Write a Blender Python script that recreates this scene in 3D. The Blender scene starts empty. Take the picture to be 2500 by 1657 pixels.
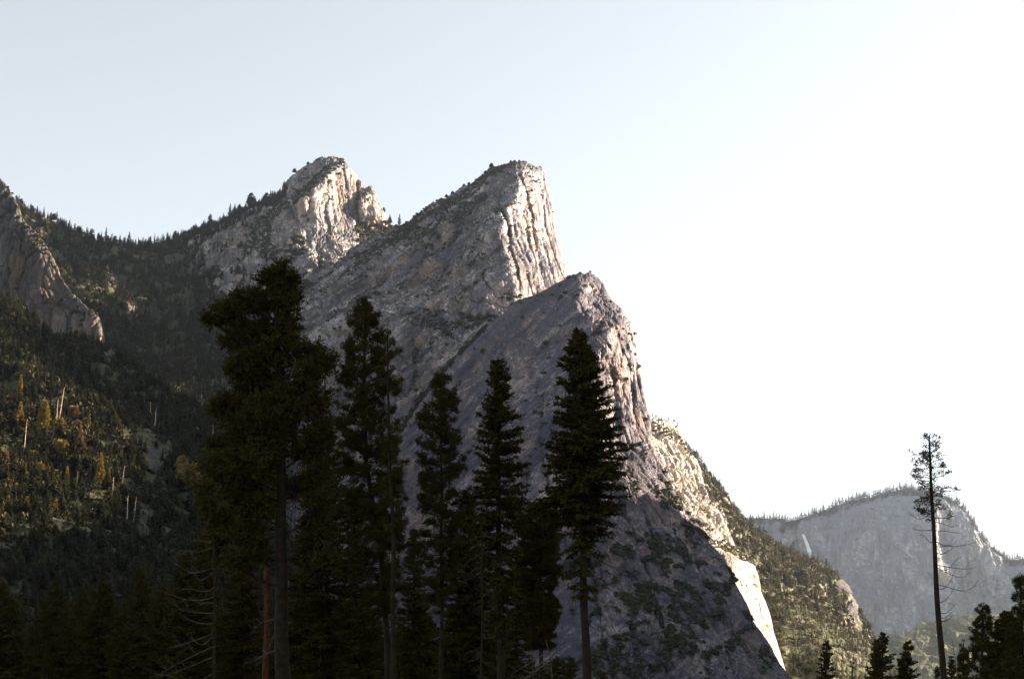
import bpy, math, time
import numpy as np
from mathutils import Vector
from mathutils.geometry import delaunay_2d_cdt
T0 = time.time()
rng = np.random.default_rng(7)
S = bpy.context.scene
COL = S.collection

# ---------------------------------------------------------------- camera, sky, sun, exposure
FPX = 2500 * 60 / 36.0            # focal length in pixels of the 2500 px wide photograph
PITCH = math.radians(15)
CAM = np.array([0.0, 0.0, 1.7])
cd = bpy.data.cameras.new("camera"); cd.lens = 60; cd.sensor_width = 36; cd.clip_start = 0.3; cd.clip_end = 60000
cam = bpy.data.objects.new("camera", cd); COL.objects.link(cam)
cam.location = CAM; cam.rotation_euler = (math.radians(90) + PITCH, 0, 0); S.camera = cam
SUN_AZ, SUN_EL = math.radians(72), math.radians(21)   # azimuth from +Y (view direction) towards +X (right)
SDIR = Vector((math.cos(SUN_EL) * math.sin(SUN_AZ), math.cos(SUN_EL) * math.cos(SUN_AZ), math.sin(SUN_EL)))
w = bpy.data.worlds.new("World"); S.world = w; w.use_nodes = True
wn = w.node_tree; bg = wn.nodes["Background"]
sky = wn.nodes.new("ShaderNodeTexSky"); sky.sky_type = 'NISHITA'; sky.sun_disc = False
sky.sun_elevation = SUN_EL; sky.sun_rotation = SUN_AZ; sky.altitude = 1200
sky.air_density = 1.0; sky.dust_density = 2.0; sky.ozone_density = 1.0
hs = wn.nodes.new("ShaderNodeHueSaturation"); hs.inputs['Saturation'].default_value = 0.30
wn.links.new(sky.outputs[0], hs.inputs['Color']); hm = wn.nodes.new("ShaderNodeMix"); hm.data_type = 'RGBA'; hm.blend_type = 'MULTIPLY'; hm.inputs[0].default_value = 1; hm.inputs[7].default_value = (0.90, 0.915, 0.88, 1)
wn.links.new(hs.outputs[0], hm.inputs[6]); wn.links.new(hm.outputs[2], bg.inputs[0]); bg.inputs[1].default_value = 0.05
sl = bpy.data.lights.new("sun", 'SUN'); sl.energy = 5.0; sl.angle = math.radians(0.5); sl.color = (1.0, 0.79, 0.58)
so = bpy.data.objects.new("sun", sl); COL.objects.link(so); so.rotation_euler = SDIR.to_track_quat('Z', 'Y').to_euler()
so.location = (800, -200, 900)
S.view_settings.view_transform = 'Standard'; S.view_settings.look = 'None'
S.view_settings.exposure = 2.70; S.view_settings.gamma = 1
S.cycles.max_bounces = 4; S.cycles.diffuse_bounces = 2; S.cycles.volume_bounces = 0; S.cycles.transparent_max_bounces = 8
S.cycles.use_denoising = True

# ---------------------------------------------------------------- noise
_g = np.random.default_rng(3).normal(size=(256, 3)); _g = (_g / np.linalg.norm(_g, axis=1)[:, None]).astype(np.float32)
_p = np.random.default_rng(4).permutation(256); _p = np.concatenate([_p, _p, _p])
def gnoise(P):
    P = np.asarray(P, np.float64); I = np.floor(P).astype(np.int64); f = (P - I).astype(np.float32); I &= 255
    u = f * f * f * (f * (f * 6 - 15) + 10); out = 0
    for dx in (0, 1):
        for dy in (0, 1):
            for dz in (0, 1):
                h = _p[_p[_p[(I[..., 0] + dx) & 255] + ((I[..., 1] + dy) & 255)] + ((I[..., 2] + dz) & 255)]
                d = (_g[h] * (f - np.array([dx, dy, dz], np.float32))).sum(-1)
                out = out + d * ((u[..., 0] if dx else 1 - u[..., 0]) * (u[..., 1] if dy else 1 - u[..., 1]) * (u[..., 2] if dz else 1 - u[..., 2]))
    return out * 1.6
def fbm(P, o=4, g=0.5, ridged=False):
    a, s, n = 1.0, 0, 0
    for i in range(o):
        v = gnoise(P * (2.03 ** i) + i * 17.3)
        s = s + a * ((1 - 2 * np.abs(v)) if ridged else v); n += a; a *= g
    return s / n
def worley(P):
    I = np.floor(P).astype(np.int64); f = P - I
    F1 = np.full(P.shape[:-1], 9.0); F2 = F1.copy(); ID = np.zeros(P.shape[:-1])
    rt = np.random.default_rng(5).random((256, 4))
    for dx in (-1, 0, 1):
        for dy in (-1, 0, 1):
            for dz in (-1, 0, 1):
                h = _p[_p[_p[(I[..., 0] + dx) & 255] + ((I[..., 1] + dy) & 255)] + ((I[..., 2] + dz) & 255)]
                r = rt[h]; d = ((np.array([dx, dy, dz]) + r[..., :3] - f) ** 2).sum(-1)
                n = d < F1; F2 = np.where(n, F1, np.minimum(F2, d)); F1 = np.where(n, d, F1); ID = np.where(n, r[..., 3], ID)
    return np.sqrt(F1), np.sqrt(F2), ID

# ---------------------------------------------------------------- mesh helpers
def make_mesh(name, parts, smooth=False):
    """parts: list of (V (n,3), F (m,k)); one mesh"""
    Vs, L, LT, off = [], [], [], 0
    for V, F in parts:
        if len(F) == 0: continue
        Vs.append(V); L.append((F + off).ravel()); LT.append(np.full(len(F), F.shape[1])); off += len(V)
    V = np.concatenate(Vs).astype(np.float32); L = np.concatenate(L).astype(np.int32); LT = np.concatenate(LT).astype(np.int32)
    me = bpy.data.meshes.new(name)
    me.vertices.add(len(V)); me.vertices.foreach_set("co", V.ravel())
    me.loops.add(len(L)); me.loops.foreach_set("vertex_index", L)
    me.polygons.add(len(LT)); me.polygons.foreach_set("loop_start", np.concatenate([[0], np.cumsum(LT)[:-1]]).astype(np.int32))
    me.polygons.foreach_set("loop_total", LT); me.polygons.foreach_set("use_smooth", np.full(len(LT), smooth))
    me.update(calc_edges=True); return me
def obj(name, parts, mat, parent=None, smooth=False, kind=None, label=None, cat=None, group=None, loc=None):
    me = parts if isinstance(parts, bpy.types.Mesh) else make_mesh(name, parts, smooth)
    if mat and not me.materials: me.materials.append(mat)
    o = bpy.data.objects.new(name, me); COL.objects.link(o); o.parent = parent
    if loc is not None: o.location = loc
    tag(o, label, cat, group, kind); return o
def tag(o, label=None, cat=None, group=None, kind=None):
    if label: o["label"] = label
    if cat: o["category"] = cat
    if group: o["group"] = group
    if kind: o["kind"] = kind
def empty(name, loc, label, cat, group=None):
    o = bpy.data.objects.new(name, None); COL.objects.link(o); o.location = loc; o.empty_display_size = 0.5
    tag(o, label, cat, group); return o
def tube(pts, rad, n=6):
    pts = np.asarray(pts, float); rad = np.asarray(rad, float); m = len(pts)
    t = np.gradient(pts, axis=0); t /= np.linalg.norm(t, axis=1)[:, None] + 1e-9
    ref = np.array([0.31, 0.95, 0.05]) if abs(t[0][2]) > 0.7 else np.array([0.0, 0.1, 1.0])
    a = np.cross(t, ref); a /= np.linalg.norm(a, axis=1)[:, None] + 1e-9; b = np.cross(t, a)
    th = np.arange(n) * 2 * math.pi / n
    V = pts[:, None] + rad[:, None, None] * (np.cos(th)[None, :, None] * a[:, None] + np.sin(th)[None, :, None] * b[:, None])
    i = np.arange(m - 1)[:, None] * n; j = np.arange(n)[None]; k = (j + 1) % n
    F = np.stack([i + j, i + k, i + n + k, i + n + j], -1).reshape(-1, 4)
    return V.reshape(-1, 3), F
def ray(px, py):
    cx = (np.asarray(px, float) - 1250) / FPX; cy = (828.5 - np.asarray(py, float)) / FPX
    return np.stack([cx, math.cos(PITCH) - cy * math.sin(PITCH), math.sin(PITCH) + cy * math.cos(PITCH)], -1)
def at(px, py, Y):
    r = ray(px, py); return CAM + r * (np.asarray(Y) / r[..., 1])[..., None]
def proj(P):
    d = P - CAM; f = d[..., 1] * math.cos(PITCH) + d[..., 2] * math.sin(PITCH); u = -d[..., 1] * math.sin(PITCH) + d[..., 2] * math.cos(PITCH)
    return 1250 + FPX * d[..., 0] / f, 828.5 - FPX * u / f

# ---------------------------------------------------------------- materials
def nmat(name):
    m = bpy.data.materials.new(name); m.use_nodes = True; nt = m.node_tree
    return m, nt, nt.nodes["Principled BSDF"], nt.nodes, nt.links
def ramp(nt, src, stops, interp='LINEAR'):
    r = nt.nodes.new("ShaderNodeValToRGB"); r.color_ramp.interpolation = interp
    e = r.color_ramp.elements
    while len(e) < len(stops): e.new(0.5)
    for k, (p, c) in enumerate(stops):
        e[k].position = p; e[k].color = (*c, 1) if len(c) == 3 else c
    nt.links.new(src, r.inputs[0]); return r.outputs[0]
def g(v): return (v, v, v)
def tnoise(nt, vec, scale, detail=6, rough=0.6, stretch=None, rot=None, dist=0):
    mp = nt.nodes.new("ShaderNodeMapping"); mp.vector_type = 'TEXTURE' if rot else 'POINT'
    if rot: mp.inputs['Rotation'].default_value = rot; mp.inputs['Scale'].default_value = [1 / s for s in (stretch or (1, 1, 1))]
    else: mp.inputs['Scale'].default_value = stretch or (1, 1, 1)
    nt.links.new(vec, mp.inputs[0])
    n = nt.nodes.new("ShaderNodeTexNoise"); n.inputs['Scale'].default_value = scale; n.inputs['Detail'].default_value = detail
    n.inputs['Roughness'].default_value = rough; n.inputs['Distortion'].default_value = dist; nt.links.new(mp.outputs[0], n.inputs[0])
    return n.outputs[0]
def mix(nt, fac, a, b, mode='MIX'):
    m = nt.nodes.new("ShaderNodeMix"); m.data_type = 'RGBA'; m.blend_type = mode
    for s, v in ((m.inputs[0], fac), (m.inputs[6], a), (m.inputs[7], b)):
        if hasattr(v, 'node'): nt.links.new(v, s)
        elif isinstance(v, (int, float)): s.default_value = v
        else: s.default_value = (*v, 1)
    return m.outputs[2]
def mathn(nt, op, a, b=0.5):
    m = nt.nodes.new("ShaderNodeMath"); m.operation = op
    for s, v in ((m.inputs[0], a), (m.inputs[1], b)):
        if hasattr(v, 'node'): nt.links.new(v, s)
        else: s.default_value = v
    return m.outputs[0]
def rock_mat(name, base, dark, warm, streak_rot=0.0, veg=0.5, vegcol=(0.045, 0.05, 0.022), bump=1.0, warm_amt=0.5, k=1.0):
    m, nt, b, N, Lk = nmat(name)
    tc = N.new("ShaderNodeTexCoord").outputs['Object']
    big = tnoise(nt, tc, 0.008 * k, 5, 0.6); mid = tnoise(nt, tc, 0.05 * k, 6, 0.68)
    st = tnoise(nt, tc, 0.075 * k, 7, 0.68, (1, 1, 0.10), (0, streak_rot, 0) if streak_rot else None, 0.6)
    fine = tnoise(nt, tc, 0.35 * k, 5, 0.7)
    c = mix(nt, ramp(nt, mid, [(0.32, g(0)), (0.66, g(1))]), dark, base)
    lg = tnoise(nt, tc, 0.016 * k, 4, 0.6, (1, 1, 0.45), (0, streak_rot, 0) if streak_rot else None, 0.8)
    c = mix(nt, ramp(nt, lg, [(0.42, g(0.8)), (0.56, g(0))]), c, tuple(x * 0.95 for x in dark))
    c = mix(nt, ramp(nt, st, [(0.36, g(0.7)), (0.5, g(0))]), c, tuple(x * 0.45 for x in dark))
    c = mix(nt, ramp(nt, st, [(0.56, g(0)), (0.7, g(0.7))]), c, tuple(min(1, x * 1.25) for x in base))
    vb = N.new("ShaderNodeTexVoronoi"); vb.inputs['Scale'].default_value = 0.022 * k; mb = N.new("ShaderNodeMapping"); mb.vector_type = 'TEXTURE'; mb.inputs['Rotation'].default_value = (0, streak_rot, 0); mb.inputs['Scale'].default_value = (1, 1, 2.4)
    Lk.new(tc, mb.inputs[0]); wv = N.new("ShaderNodeVectorMath"); wv.operation = 'MULTIPLY_ADD'; Lk.new(tnoise(nt, tc, 0.03 * k, 4, 0.6), wv.inputs[0]); wv.inputs[1].default_value = (30, 30, 30); Lk.new(mb.outputs[0], wv.inputs[2]); Lk.new(wv.outputs[0], vb.inputs['Vector'])
    sb = N.new("ShaderNodeSeparateXYZ"); Lk.new(vb.outputs['Color'], sb.inputs[0])
    c = mix(nt, 1.0, c, ramp(nt, sb.outputs[0], [(0.0, g(0.62)), (0.5, g(0.95)), (1.0, g(1.3))]), 'MULTIPLY')
    wz = tnoise(nt, tc, 0.02 * k, 4, 0.6, (1, 1, 0.4))
    wf = mathn(nt, 'MULTIPLY', ramp(nt, wz, [(0.48, g(0)), (0.66, g(1))]), warm_amt)
    c = mix(nt, wf, c, warm)
    c = mix(nt, ramp(nt, fine, [(0.3, g(0.55)), (0.55, g(0))]), c, tuple(x * 0.5 for x in dark))
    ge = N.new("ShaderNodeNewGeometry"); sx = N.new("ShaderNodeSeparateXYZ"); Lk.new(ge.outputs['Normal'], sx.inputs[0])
    vn = tnoise(nt, tc, 0.045 * k, 7, 0.72)
    v = mathn(nt, 'ADD', mathn(nt, 'MULTIPLY', sx.outputs[2], 0.55), mathn(nt, 'ADD', vn, mathn(nt, 'MULTIPLY', big, 0.5)))
    c = mix(nt, ramp(nt, mathn(nt, 'ADD', sx.outputs[2], mathn(nt, 'MULTIPLY', mid, 0.4)), [(0.38, g(0)), (0.68, g(0.88))]), c, tuple(x * 0.85 for x in dark))   # gentler slopes painted darker, deepening their shade against the sunlit steep faces
    t = 1.42 - 0.42 * veg
    vf = ramp(nt, mathn(nt, 'MULTIPLY', v, 0.5), [(t * 0.5 - 0.02, g(0)), (t * 0.5 + 0.03, g(0.92))])
    c = mix(nt, vf, c, vegcol)
    Lk.new(c, b.inputs['Base Color']); b.inputs['Roughness'].default_value = 0.85; b.inputs['Specular IOR Level'].default_value = 0.2
    vo = N.new("ShaderNodeTexVoronoi"); vo.feature = 'DISTANCE_TO_EDGE'; vo.inputs['Scale'].default_value = 0.09 * k
    mp = N.new("ShaderNodeMapping"); mp.inputs['Scale'].default_value = (1, 1, 0.4); Lk.new(tc, mp.inputs[0])
    nz = tnoise(nt, tc, 0.06 * k, 4, 0.6)
    va = N.new("ShaderNodeVectorMath"); va.operation = 'MULTIPLY_ADD'; Lk.new(nz, va.inputs[0]); va.inputs[1].default_value = (14, 14, 14); Lk.new(mp.outputs[0], va.inputs[2]); Lk.new(va.outputs[0], vo.inputs['Vector'])
    h = mathn(nt, 'ADD', mathn(nt, 'MULTIPLY', ramp(nt, vo.outputs['Distance'], [(0, g(0)), (0.14, g(1))]), 0.35), mathn(nt, 'ADD', mathn(nt, 'MULTIPLY', st, 1.5), mathn(nt, 'ADD', mathn(nt, 'MULTIPLY', fine, 0.2), mathn(nt, 'MULTIPLY', mid, 0.35))))
    bp = N.new("ShaderNodeBump"); bp.inputs['Strength'].default_value = 1.0; bp.inputs['Distance'].default_value = 1.2 * bump / k
    Lk.new(h, bp.inputs['Height']); Lk.new(bp.outputs[0], b.inputs['Normal']); return m
def flat_mat(name, c1, c2, scale, rough=0.9, detail=5, c3=None, trans=0.0):
    m, nt, b, N, Lk = nmat(name)
    tc = N.new("ShaderNodeTexCoord").outputs['Object']
    st = [(0.35, c1), (0.62, c2)] + ([(0.75, c3)] if c3 else [])
    Lk.new(ramp(nt, tnoise(nt, tc, scale, detail), st), b.inputs['Base Color'])
    b.inputs['Roughness'].default_value = rough; b.inputs['Specular IOR Level'].default_value = 0.15
    return m
M = {}
SR = math.radians(52)
M['granite_upper'] = rock_mat("granite_upper", (0.52, 0.475, 0.45), (0.10, 0.097, 0.115), (0.52, 0.36, 0.26), 0, 0.55, warm_amt=0.55)
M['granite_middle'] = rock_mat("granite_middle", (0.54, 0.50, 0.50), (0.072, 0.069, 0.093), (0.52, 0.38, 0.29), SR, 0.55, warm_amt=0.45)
M['granite_lower'] = rock_mat("granite_lower", (0.42, 0.375, 0.38), (0.058, 0.055, 0.082), (0.52, 0.35, 0.26), SR, 0.35, warm_amt=0.4)
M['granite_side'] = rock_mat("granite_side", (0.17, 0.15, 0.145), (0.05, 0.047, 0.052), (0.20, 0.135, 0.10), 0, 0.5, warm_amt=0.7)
M['granite_slab'] = rock_mat("granite_slab", (0.62, 0.57, 0.53), (0.36, 0.33, 0.30), (0.56, 0.42, 0.30), math.radians(22), 0.5, bump=0.7)
M['granite_far'] = rock_mat("granite_far", (0.44, 0.44, 0.47), (0.22, 0.235, 0.28), (0.46, 0.39, 0.34), 0, 0.4, k=0.33)  # paler, bluer rock: part of the distance haze is put into the colour
M['forest_floor'] = rock_mat("forest_floor", (0.08, 0.072, 0.06), (0.03, 0.03, 0.024), (0.09, 0.06, 0.045), 0, 0.9, (0.035, 0.042, 0.018))
M['scrub_floor'] = rock_mat("scrub_floor", (0.26, 0.23, 0.18), (0.10, 0.10, 0.07), (0.28, 0.20, 0.13), 0, 0.85, (0.06, 0.07, 0.03))
M['scree'] = rock_mat("scree", (0.13, 0.11, 0.115), (0.05, 0.045, 0.05), (0.14, 0.10, 0.09), 0, 0.7, k=3)
M['needles_dark'] = flat_mat("needles_dark", (0.030, 0.024, 0.003), (0.050, 0.042, 0.006), 3.0)
M['needles_pine'] = flat_mat("needles_pine", (0.028, 0.024, 0.003), (0.046, 0.041, 0.007), 3.0)
M['needles_sunlit'] = flat_mat("needles_sunlit", (0.16, 0.13, 0.03), (0.30, 0.225, 0.06), 0.8)  # golden sunlight painted into the foliage of the bright slope trees
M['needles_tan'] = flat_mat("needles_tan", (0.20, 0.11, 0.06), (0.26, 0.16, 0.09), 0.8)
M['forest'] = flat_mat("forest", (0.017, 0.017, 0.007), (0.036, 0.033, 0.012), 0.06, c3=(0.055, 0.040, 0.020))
M['forest_lit'] = flat_mat("forest_lit", (0.066, 0.064, 0.040), (0.135, 0.12, 0.074), 0.05, c3=(0.22, 0.18, 0.125))  # lighter forest copy with sunlight and haze put into the colour
M['scrub'] = flat_mat("scrub", (0.025, 0.030, 0.016), (0.055, 0.052, 0.026), 0.08)
M['bark'] = flat_mat("bark", (0.011, 0.008, 0.004), (0.030, 0.019, 0.011), 2.5)
M['bark_red_lit'] = flat_mat("bark_red_lit", (0.03, 0.012, 0.005), (0.085, 0.03, 0.010), 4.0)  # orange sunlight on the trunk painted into the reddish bark colour
M['deadwood'] = flat_mat("deadwood", (0.04, 0.034, 0.03), (0.13, 0.115, 0.10), 3.0)
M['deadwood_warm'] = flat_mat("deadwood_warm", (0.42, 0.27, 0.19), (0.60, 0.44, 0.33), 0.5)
M['meadow'] = flat_mat("meadow", (0.04, 0.05, 0.02), (0.09, 0.09, 0.04), 0.05)
M['water'] = flat_mat("water", (0.75, 0.82, 0.84), (0.9, 0.93, 0.93), 0.05, 0.6)

# ---------------------------------------------------------------- ground sheet
def ground_sheet():
    n = 121; a = np.linspace(-1, 1, n); a = np.sign(a) * np.abs(a) ** 1.8
    X, Y = np.meshgrid(a * 11000, a * 11000 + 1500)
    P = np.stack([X, Y, np.zeros_like(X)], -1); P[..., 2] = fbm(P / 60.0, 3) * 0.5 - 0.2
    i = np.arange(n - 1)[:, None] * n + np.arange(n - 1)[None]
    obj("ground", [(P.reshape(-1, 3), np.stack([i, i + 1, i + n + 1, i + n], -1).reshape(-1, 4))], M['meadow'], kind='structure', smooth=True)
ground_sheet()

# ---------------------------------------------------------------- rock masses
def lookup(ctrl):
    C = np.array(ctrl, float); A = np.c_[C[:, :2], np.ones(len(C))]; co = np.linalg.lstsq(A, C[:, 2], rcond=None)[0]
    cx, cy = C[:, 0].mean(), C[:, 1].mean(); far = []
    for ax, ay in ((-900, -700), (900, -700), (900, 700), (-900, 700)):
        x, y = cx + ax, cy + ay; d = np.argmin((C[:, 0] - x) ** 2 + (C[:, 1] - y) ** 2)
        far.append((x, y, 0.25 * (np.array([x, y, 1]) @ co) + 0.75 * C[d, 2]))
    C = np.r_[C, far]
    vs, _, fs, ov, _, _ = delaunay_2d_cdt([Vector((a, b)) for a, b in C[:, :2]], [], [], 0, 1e-4)
    Z = np.array([C[o[0], 2] for o in ov]); Q = np.array([[v.x, v.y] for v in vs])
    tri = [(Q[list(f)], Z[list(f)]) for f in fs]
    def f(x, y):
        out = np.full(x.shape, np.nan)
        for q, z in tri:
            d = (q[1, 1] - q[2, 1]) * (q[0, 0] - q[2, 0]) + (q[2, 0] - q[1, 0]) * (q[0, 1] - q[2, 1])
            if abs(d) < 1e-6: continue
            a = ((q[1, 1] - q[2, 1]) * (x - q[2, 0]) + (q[2, 0] - q[1, 0]) * (y - q[2, 1])) / d
            b = ((q[2, 1] - q[0, 1]) * (x - q[2, 0]) + (q[0, 0] - q[2, 0]) * (y - q[2, 1])) / d
            c = 1 - a - b; m = (a > -1e-6) & (b > -1e-6) & (c > -1e-6); out[m] = (a * z[0] + b * z[1] + c * z[2])[m]
        bad = np.isnan(out); out[bad] = np.nanmean(out); return out
    return f
def resample(pts, n):
    pts = np.array(pts, float); d = np.r_[0, np.cumsum(np.hypot(*np.diff(pts[:, :2], axis=0).T))]
    s = np.linspace(0, d[-1], n); return np.stack([np.interp(s, d, pts[:, k]) for k in range(pts.shape[1])], -1)
LAY = {}
def mass(name, rim, ctrl, mat, step=2.2, soft=8, warp=9, disp=None, edge=40, edge_px=16, back=0.12, key=None, lines=()):
    """rim: (topx, topy, botx, boty) pairs from left to right, read off the photograph; ctrl: (px, py, Y)"""
    rim = np.array(rim, float); L = np.hypot(*np.diff(rim[:, :2], axis=0).T).sum(); nu = int(L / step) + 1
    R = resample(rim, nu); H = np.hypot(R[:, 2] - R[:, 0], R[:, 3] - R[:, 1]).max(); nv = int(H / step * 0.85) + 2
    v = np.linspace(0, 1, nv)[:, None]
    px = R[None, :, 0] * (1 - v) + R[None, :, 2] * v; py = R[None, :, 1] * (1 - v) + R[None, :, 3] * v
    f = lookup(ctrl)
    q = np.stack([px / 70, py / 70, np.zeros_like(px)], -1)
    wx = px + warp * fbm(q, 3) * 2; wy = py + warp * fbm(q + 31.7, 3) * 2
    Yd = 0
    for ax, ay in ((1, 0), (-1, 0), (0, 1), (0, -1)): Yd = Yd + f(wx + ax * soft, wy + ay * soft) / 4
    dpx = v * np.hypot(R[:, 2] - R[:, 0], R[:, 3] - R[:, 1])[None]
    Yd = Yd + edge * np.exp(-dpx / edge_px)
    for kind, dep, wd, pts in lines:            # chimneys ('g') and slab edges ('l') traced from the photograph
        pts = np.array(pts, float); best = np.full(px.shape, 1e9); sg = np.zeros(px.shape); jx = px + 7 * fbm(q * 2.6 + 3, 3); jy = py + 7 * fbm(q * 2.6 + 8, 3)
        for a, b in zip(pts[:-1], pts[1:]):
            d = b - a; t = np.clip(((jx - a[0]) * d[0] + (jy - a[1]) * d[1]) / (d @ d), 0, 1); ox = jx - a[0] - t * d[0]; oy = jy - a[1] - t * d[1]
            dd = np.hypot(ox, oy); n_ = dd < best; best = np.where(n_, dd, best); sg = np.where(n_, oy, sg)
        Yd = Yd + (dep * np.exp(-(best / wd) ** 2) if kind == 'g' else -dep * np.where(sg > 0, np.exp(-best / wd), np.exp(-best / 1.5)))
    P = at(px, py, Yd)
    du = np.gradient(P, axis=1); dv = np.gradient(P, axis=0); N = np.cross(du, dv); N /= np.linalg.norm(N, axis=-1)[..., None] + 1e-9
    N[(N[..., 1] > 0)] *= -1
    if disp is not None:
        D = disp(P); fade = 0.45 + 0.55 * np.clip(dpx / 30, 0, 1); P = P + N * (D * fade)[..., None]
    # behind the crest, and the foot down to the valley floor
    tb = (np.arange(1, 13) / 12.0)[::-1][:, None]; Lb = back * P[0, :, 1]
    B = P[0][None] + np.stack([0 * tb * Lb, tb * Lb, -1.0 * (tb ** 1.25) * Lb], -1)
    B = B + (fbm(B / 60.0, 4) * 14)[..., None] * np.array([0.3, 0, 1]) * tb[..., None]
    ts = (np.arange(1, 9) / 8.0)[:, None]; F0 = P[-1]
    Sk = F0[None] * np.ones_like(ts)[..., None]; Sk = Sk + 0; Sk[..., 2] = F0[None, :, 2] * (1 - ts) - 6 * ts; Sk[..., 1] -= F0[None, :, 2] * ts * 0.6
    G = np.concatenate([B, P, Sk]); nr = len(G)
    i = np.arange(nr - 1)[:, None] * nu + np.arange(nu - 1)[None]
    Fq = np.stack([i, i + nu, i + nu + 1, i + 1], -1).reshape(-1, 4)
    o = obj(name, [(G.reshape(-1, 3), Fq)], mat, kind='structure', smooth=not mat.name.startswith('granite') or 'far' in mat.name)
    LAY[key or name] = dict(P=P, px=px, py=py, N=N, obj=o, rim=R)
    print("mass", key or name, G.shape, round(time.time() - T0, 1)); return o

def rot_xz(P, a):
    c, s = math.cos(a), math.sin(a); return np.stack([P[..., 0] * c + P[..., 2] * s, P[..., 1], -P[..., 0] * s + P[..., 2] * c], -1)
def cliff_disp(A=1.0, ang=None, blk=1.0, seed=0.0):
    """long vertical ribs, joint-bounded pillars and cracks; ang tilts them"""
    def f(P):
        Q = P + seed; Q = Q + 16 * fbm(Q / 110.0, 3)[..., None]
        if ang is not None: Q = rot_xz(Q, ang)
        r = fbm(Q / np.array([62, 62, 330.0]), 4, 0.5, ridged=True) * 15
        f1, f2, idd = worley(Q / np.array([24, 24, 120.0])); b1 = (idd - 0.5) * 12 - 6 * np.exp(-((f2 - f1) / 0.07) ** 2)
        f1, f2, idd = worley(Q / np.array([9, 9, 46.0]) + 7); b2 = (idd - 0.5) * 4.2 - 2.4 * np.exp(-((f2 - f1) / 0.12) ** 2)
        ck = -6.0 * np.exp(-(gnoise(Q / np.array([34, 34, 300.0]) + 5) / 0.05) ** 2) - 3.0 * np.exp(-(gnoise(Q / np.array([15, 15, 120.0]) + 9) / 0.07) ** 2)
        lg = -4.0 * np.exp(-(gnoise(rot_xz(Q, math.radians(40)) / np.array([200, 60, 50.0]) + 3) / 0.05) ** 2)
        return A * (r + blk * (b1 + b2 + ck + lg) + fbm(P / 7.0, 4, 0.7, ridged=True) * 1.2)
    return f
def slab_disp(A=1.0, ang=math.radians(40), blk=0.6, seed=0.0):
    """sheets and ledges running up to the right"""
    def f(P):
        Q = rot_xz(P + seed + 14 * fbm(P / 120.0, 3)[..., None], ang)
        r = fbm(Q / np.array([300, 90, 44.0]), 4, 0.5, ridged=True) * 11
        f1, f2, idd = worley(Q / np.array([95, 38, 30.0])); b1 = (idd - 0.5) * 15 - 7 * np.exp(-((f2 - f1) / 0.07) ** 2)
        f1, f2, idd = worley(Q / np.array([44, 15, 8.0]) + 3); b2 = (idd - 0.5) * 3.2 - 2.2 * np.exp(-((f2 - f1) / 0.12) ** 2)
        ck = -6.0 * np.exp(-(gnoise(Q / np.array([320, 60, 36.0]) + 5) / 0.05) ** 2) - 2.5 * np.exp(-(gnoise(P / np.array([26, 26, 120.0]) + 9) / 0.05) ** 2)
        return A * (r + blk * (b1 + b2 + ck) + fbm(P / 7.0, 4, 0.7, ridged=True) * 2.2)
    return f
def blend_disp(fa, fb, x0, x1, tilt=0.0):
    def f(P):
        px, py = proj(P); t = np.clip((px + tilt * (py - 800) - x0) / (x1 - x0), 0, 1)
        return fa(P) * (1 - t) + fb(P) * t
    return f
def hill_disp(A=1.0):
    return lambda P: A * (fbm(P / 130.0, 5, 0.5, ridged=True) * 16 + fbm(P / 30.0, 4) * 6)

# far hazy cliff with the waterfall
mass("cliff", [(1700, 1290, 1650, 1760), (1780, 1270, 1740, 1760), (1819, 1266, 1790, 1760), (1858, 1266, 1840, 1760), (1903, 1266, 1890, 1760), (1929, 1274, 1920, 1760), (1942, 1270, 1935, 1760),
  (1978, 1260, 1975, 1760), (2026, 1241, 2025, 1760), (2078, 1224, 2080, 1760), (2123, 1215, 2125, 1760), (2172, 1202, 2175, 1760), (2220, 1193, 2225, 1760), (2285, 1199, 2290, 1760), (2330, 1224, 2340, 1760),
  (2350, 1241, 2370, 1760), (2375, 1270, 2410, 1760), (2385, 1302, 2440, 1760), (2408, 1315, 2480, 1760), (2414, 1331, 2510, 1760), (2456, 1362, 2580, 1760), (2472, 1369, 2640, 1760), (2500, 1365, 2700, 1760), (2620, 1350, 2820, 1760), (2900, 1400, 3000, 1760)],
 [(1700, 1280, 8775), (1820, 1270, 8707), (1930, 1275, 8640), (2080, 1225, 8370), (2220, 1195, 8275), (2330, 1225, 8221), (2385, 1300, 8181), (2500, 1365, 8154), (2900, 1380, 8100),
  (1900, 1320, 8613), (1985, 1330, 8505), (2040, 1400, 8275), (2150, 1400, 8154), (2250, 1400, 8073), (2285, 1390, 8032), (2312, 1400, 8113), (2330, 1430, 8127), (2275, 1290, 8154), (2300, 1300, 8208), (2420, 1500, 8046), (2150, 1560, 7992), (2300, 1520, 7965), (2380, 1560, 7965), (2500, 1560, 7965), (1800, 1760, 8100), (2300, 1760, 7897), (2900, 1760, 7830)],
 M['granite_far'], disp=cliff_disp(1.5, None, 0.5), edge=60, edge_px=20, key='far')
mass("hill", [(1950, 1640, 1950, 1780), (2080, 1600, 2080, 1780), (2172, 1556, 2172, 1780), (2220, 1543, 2220, 1780), (2253, 1524, 2253, 1780), (2295, 1517, 2300, 1780), (2400, 1500, 2400, 1780), (2520, 1510, 2520, 1780), (2900, 1480, 2900, 1780)],
 [(1950, 1640, 6750), (2250, 1525, 7155), (2400, 1500, 7155), (2900, 1480, 7155), (1950, 1780, 5805), (2400, 1780, 5805), (2900, 1780, 5805)],
 M['scrub_floor'], disp=hill_disp(2.0), key='farfoot')
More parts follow.
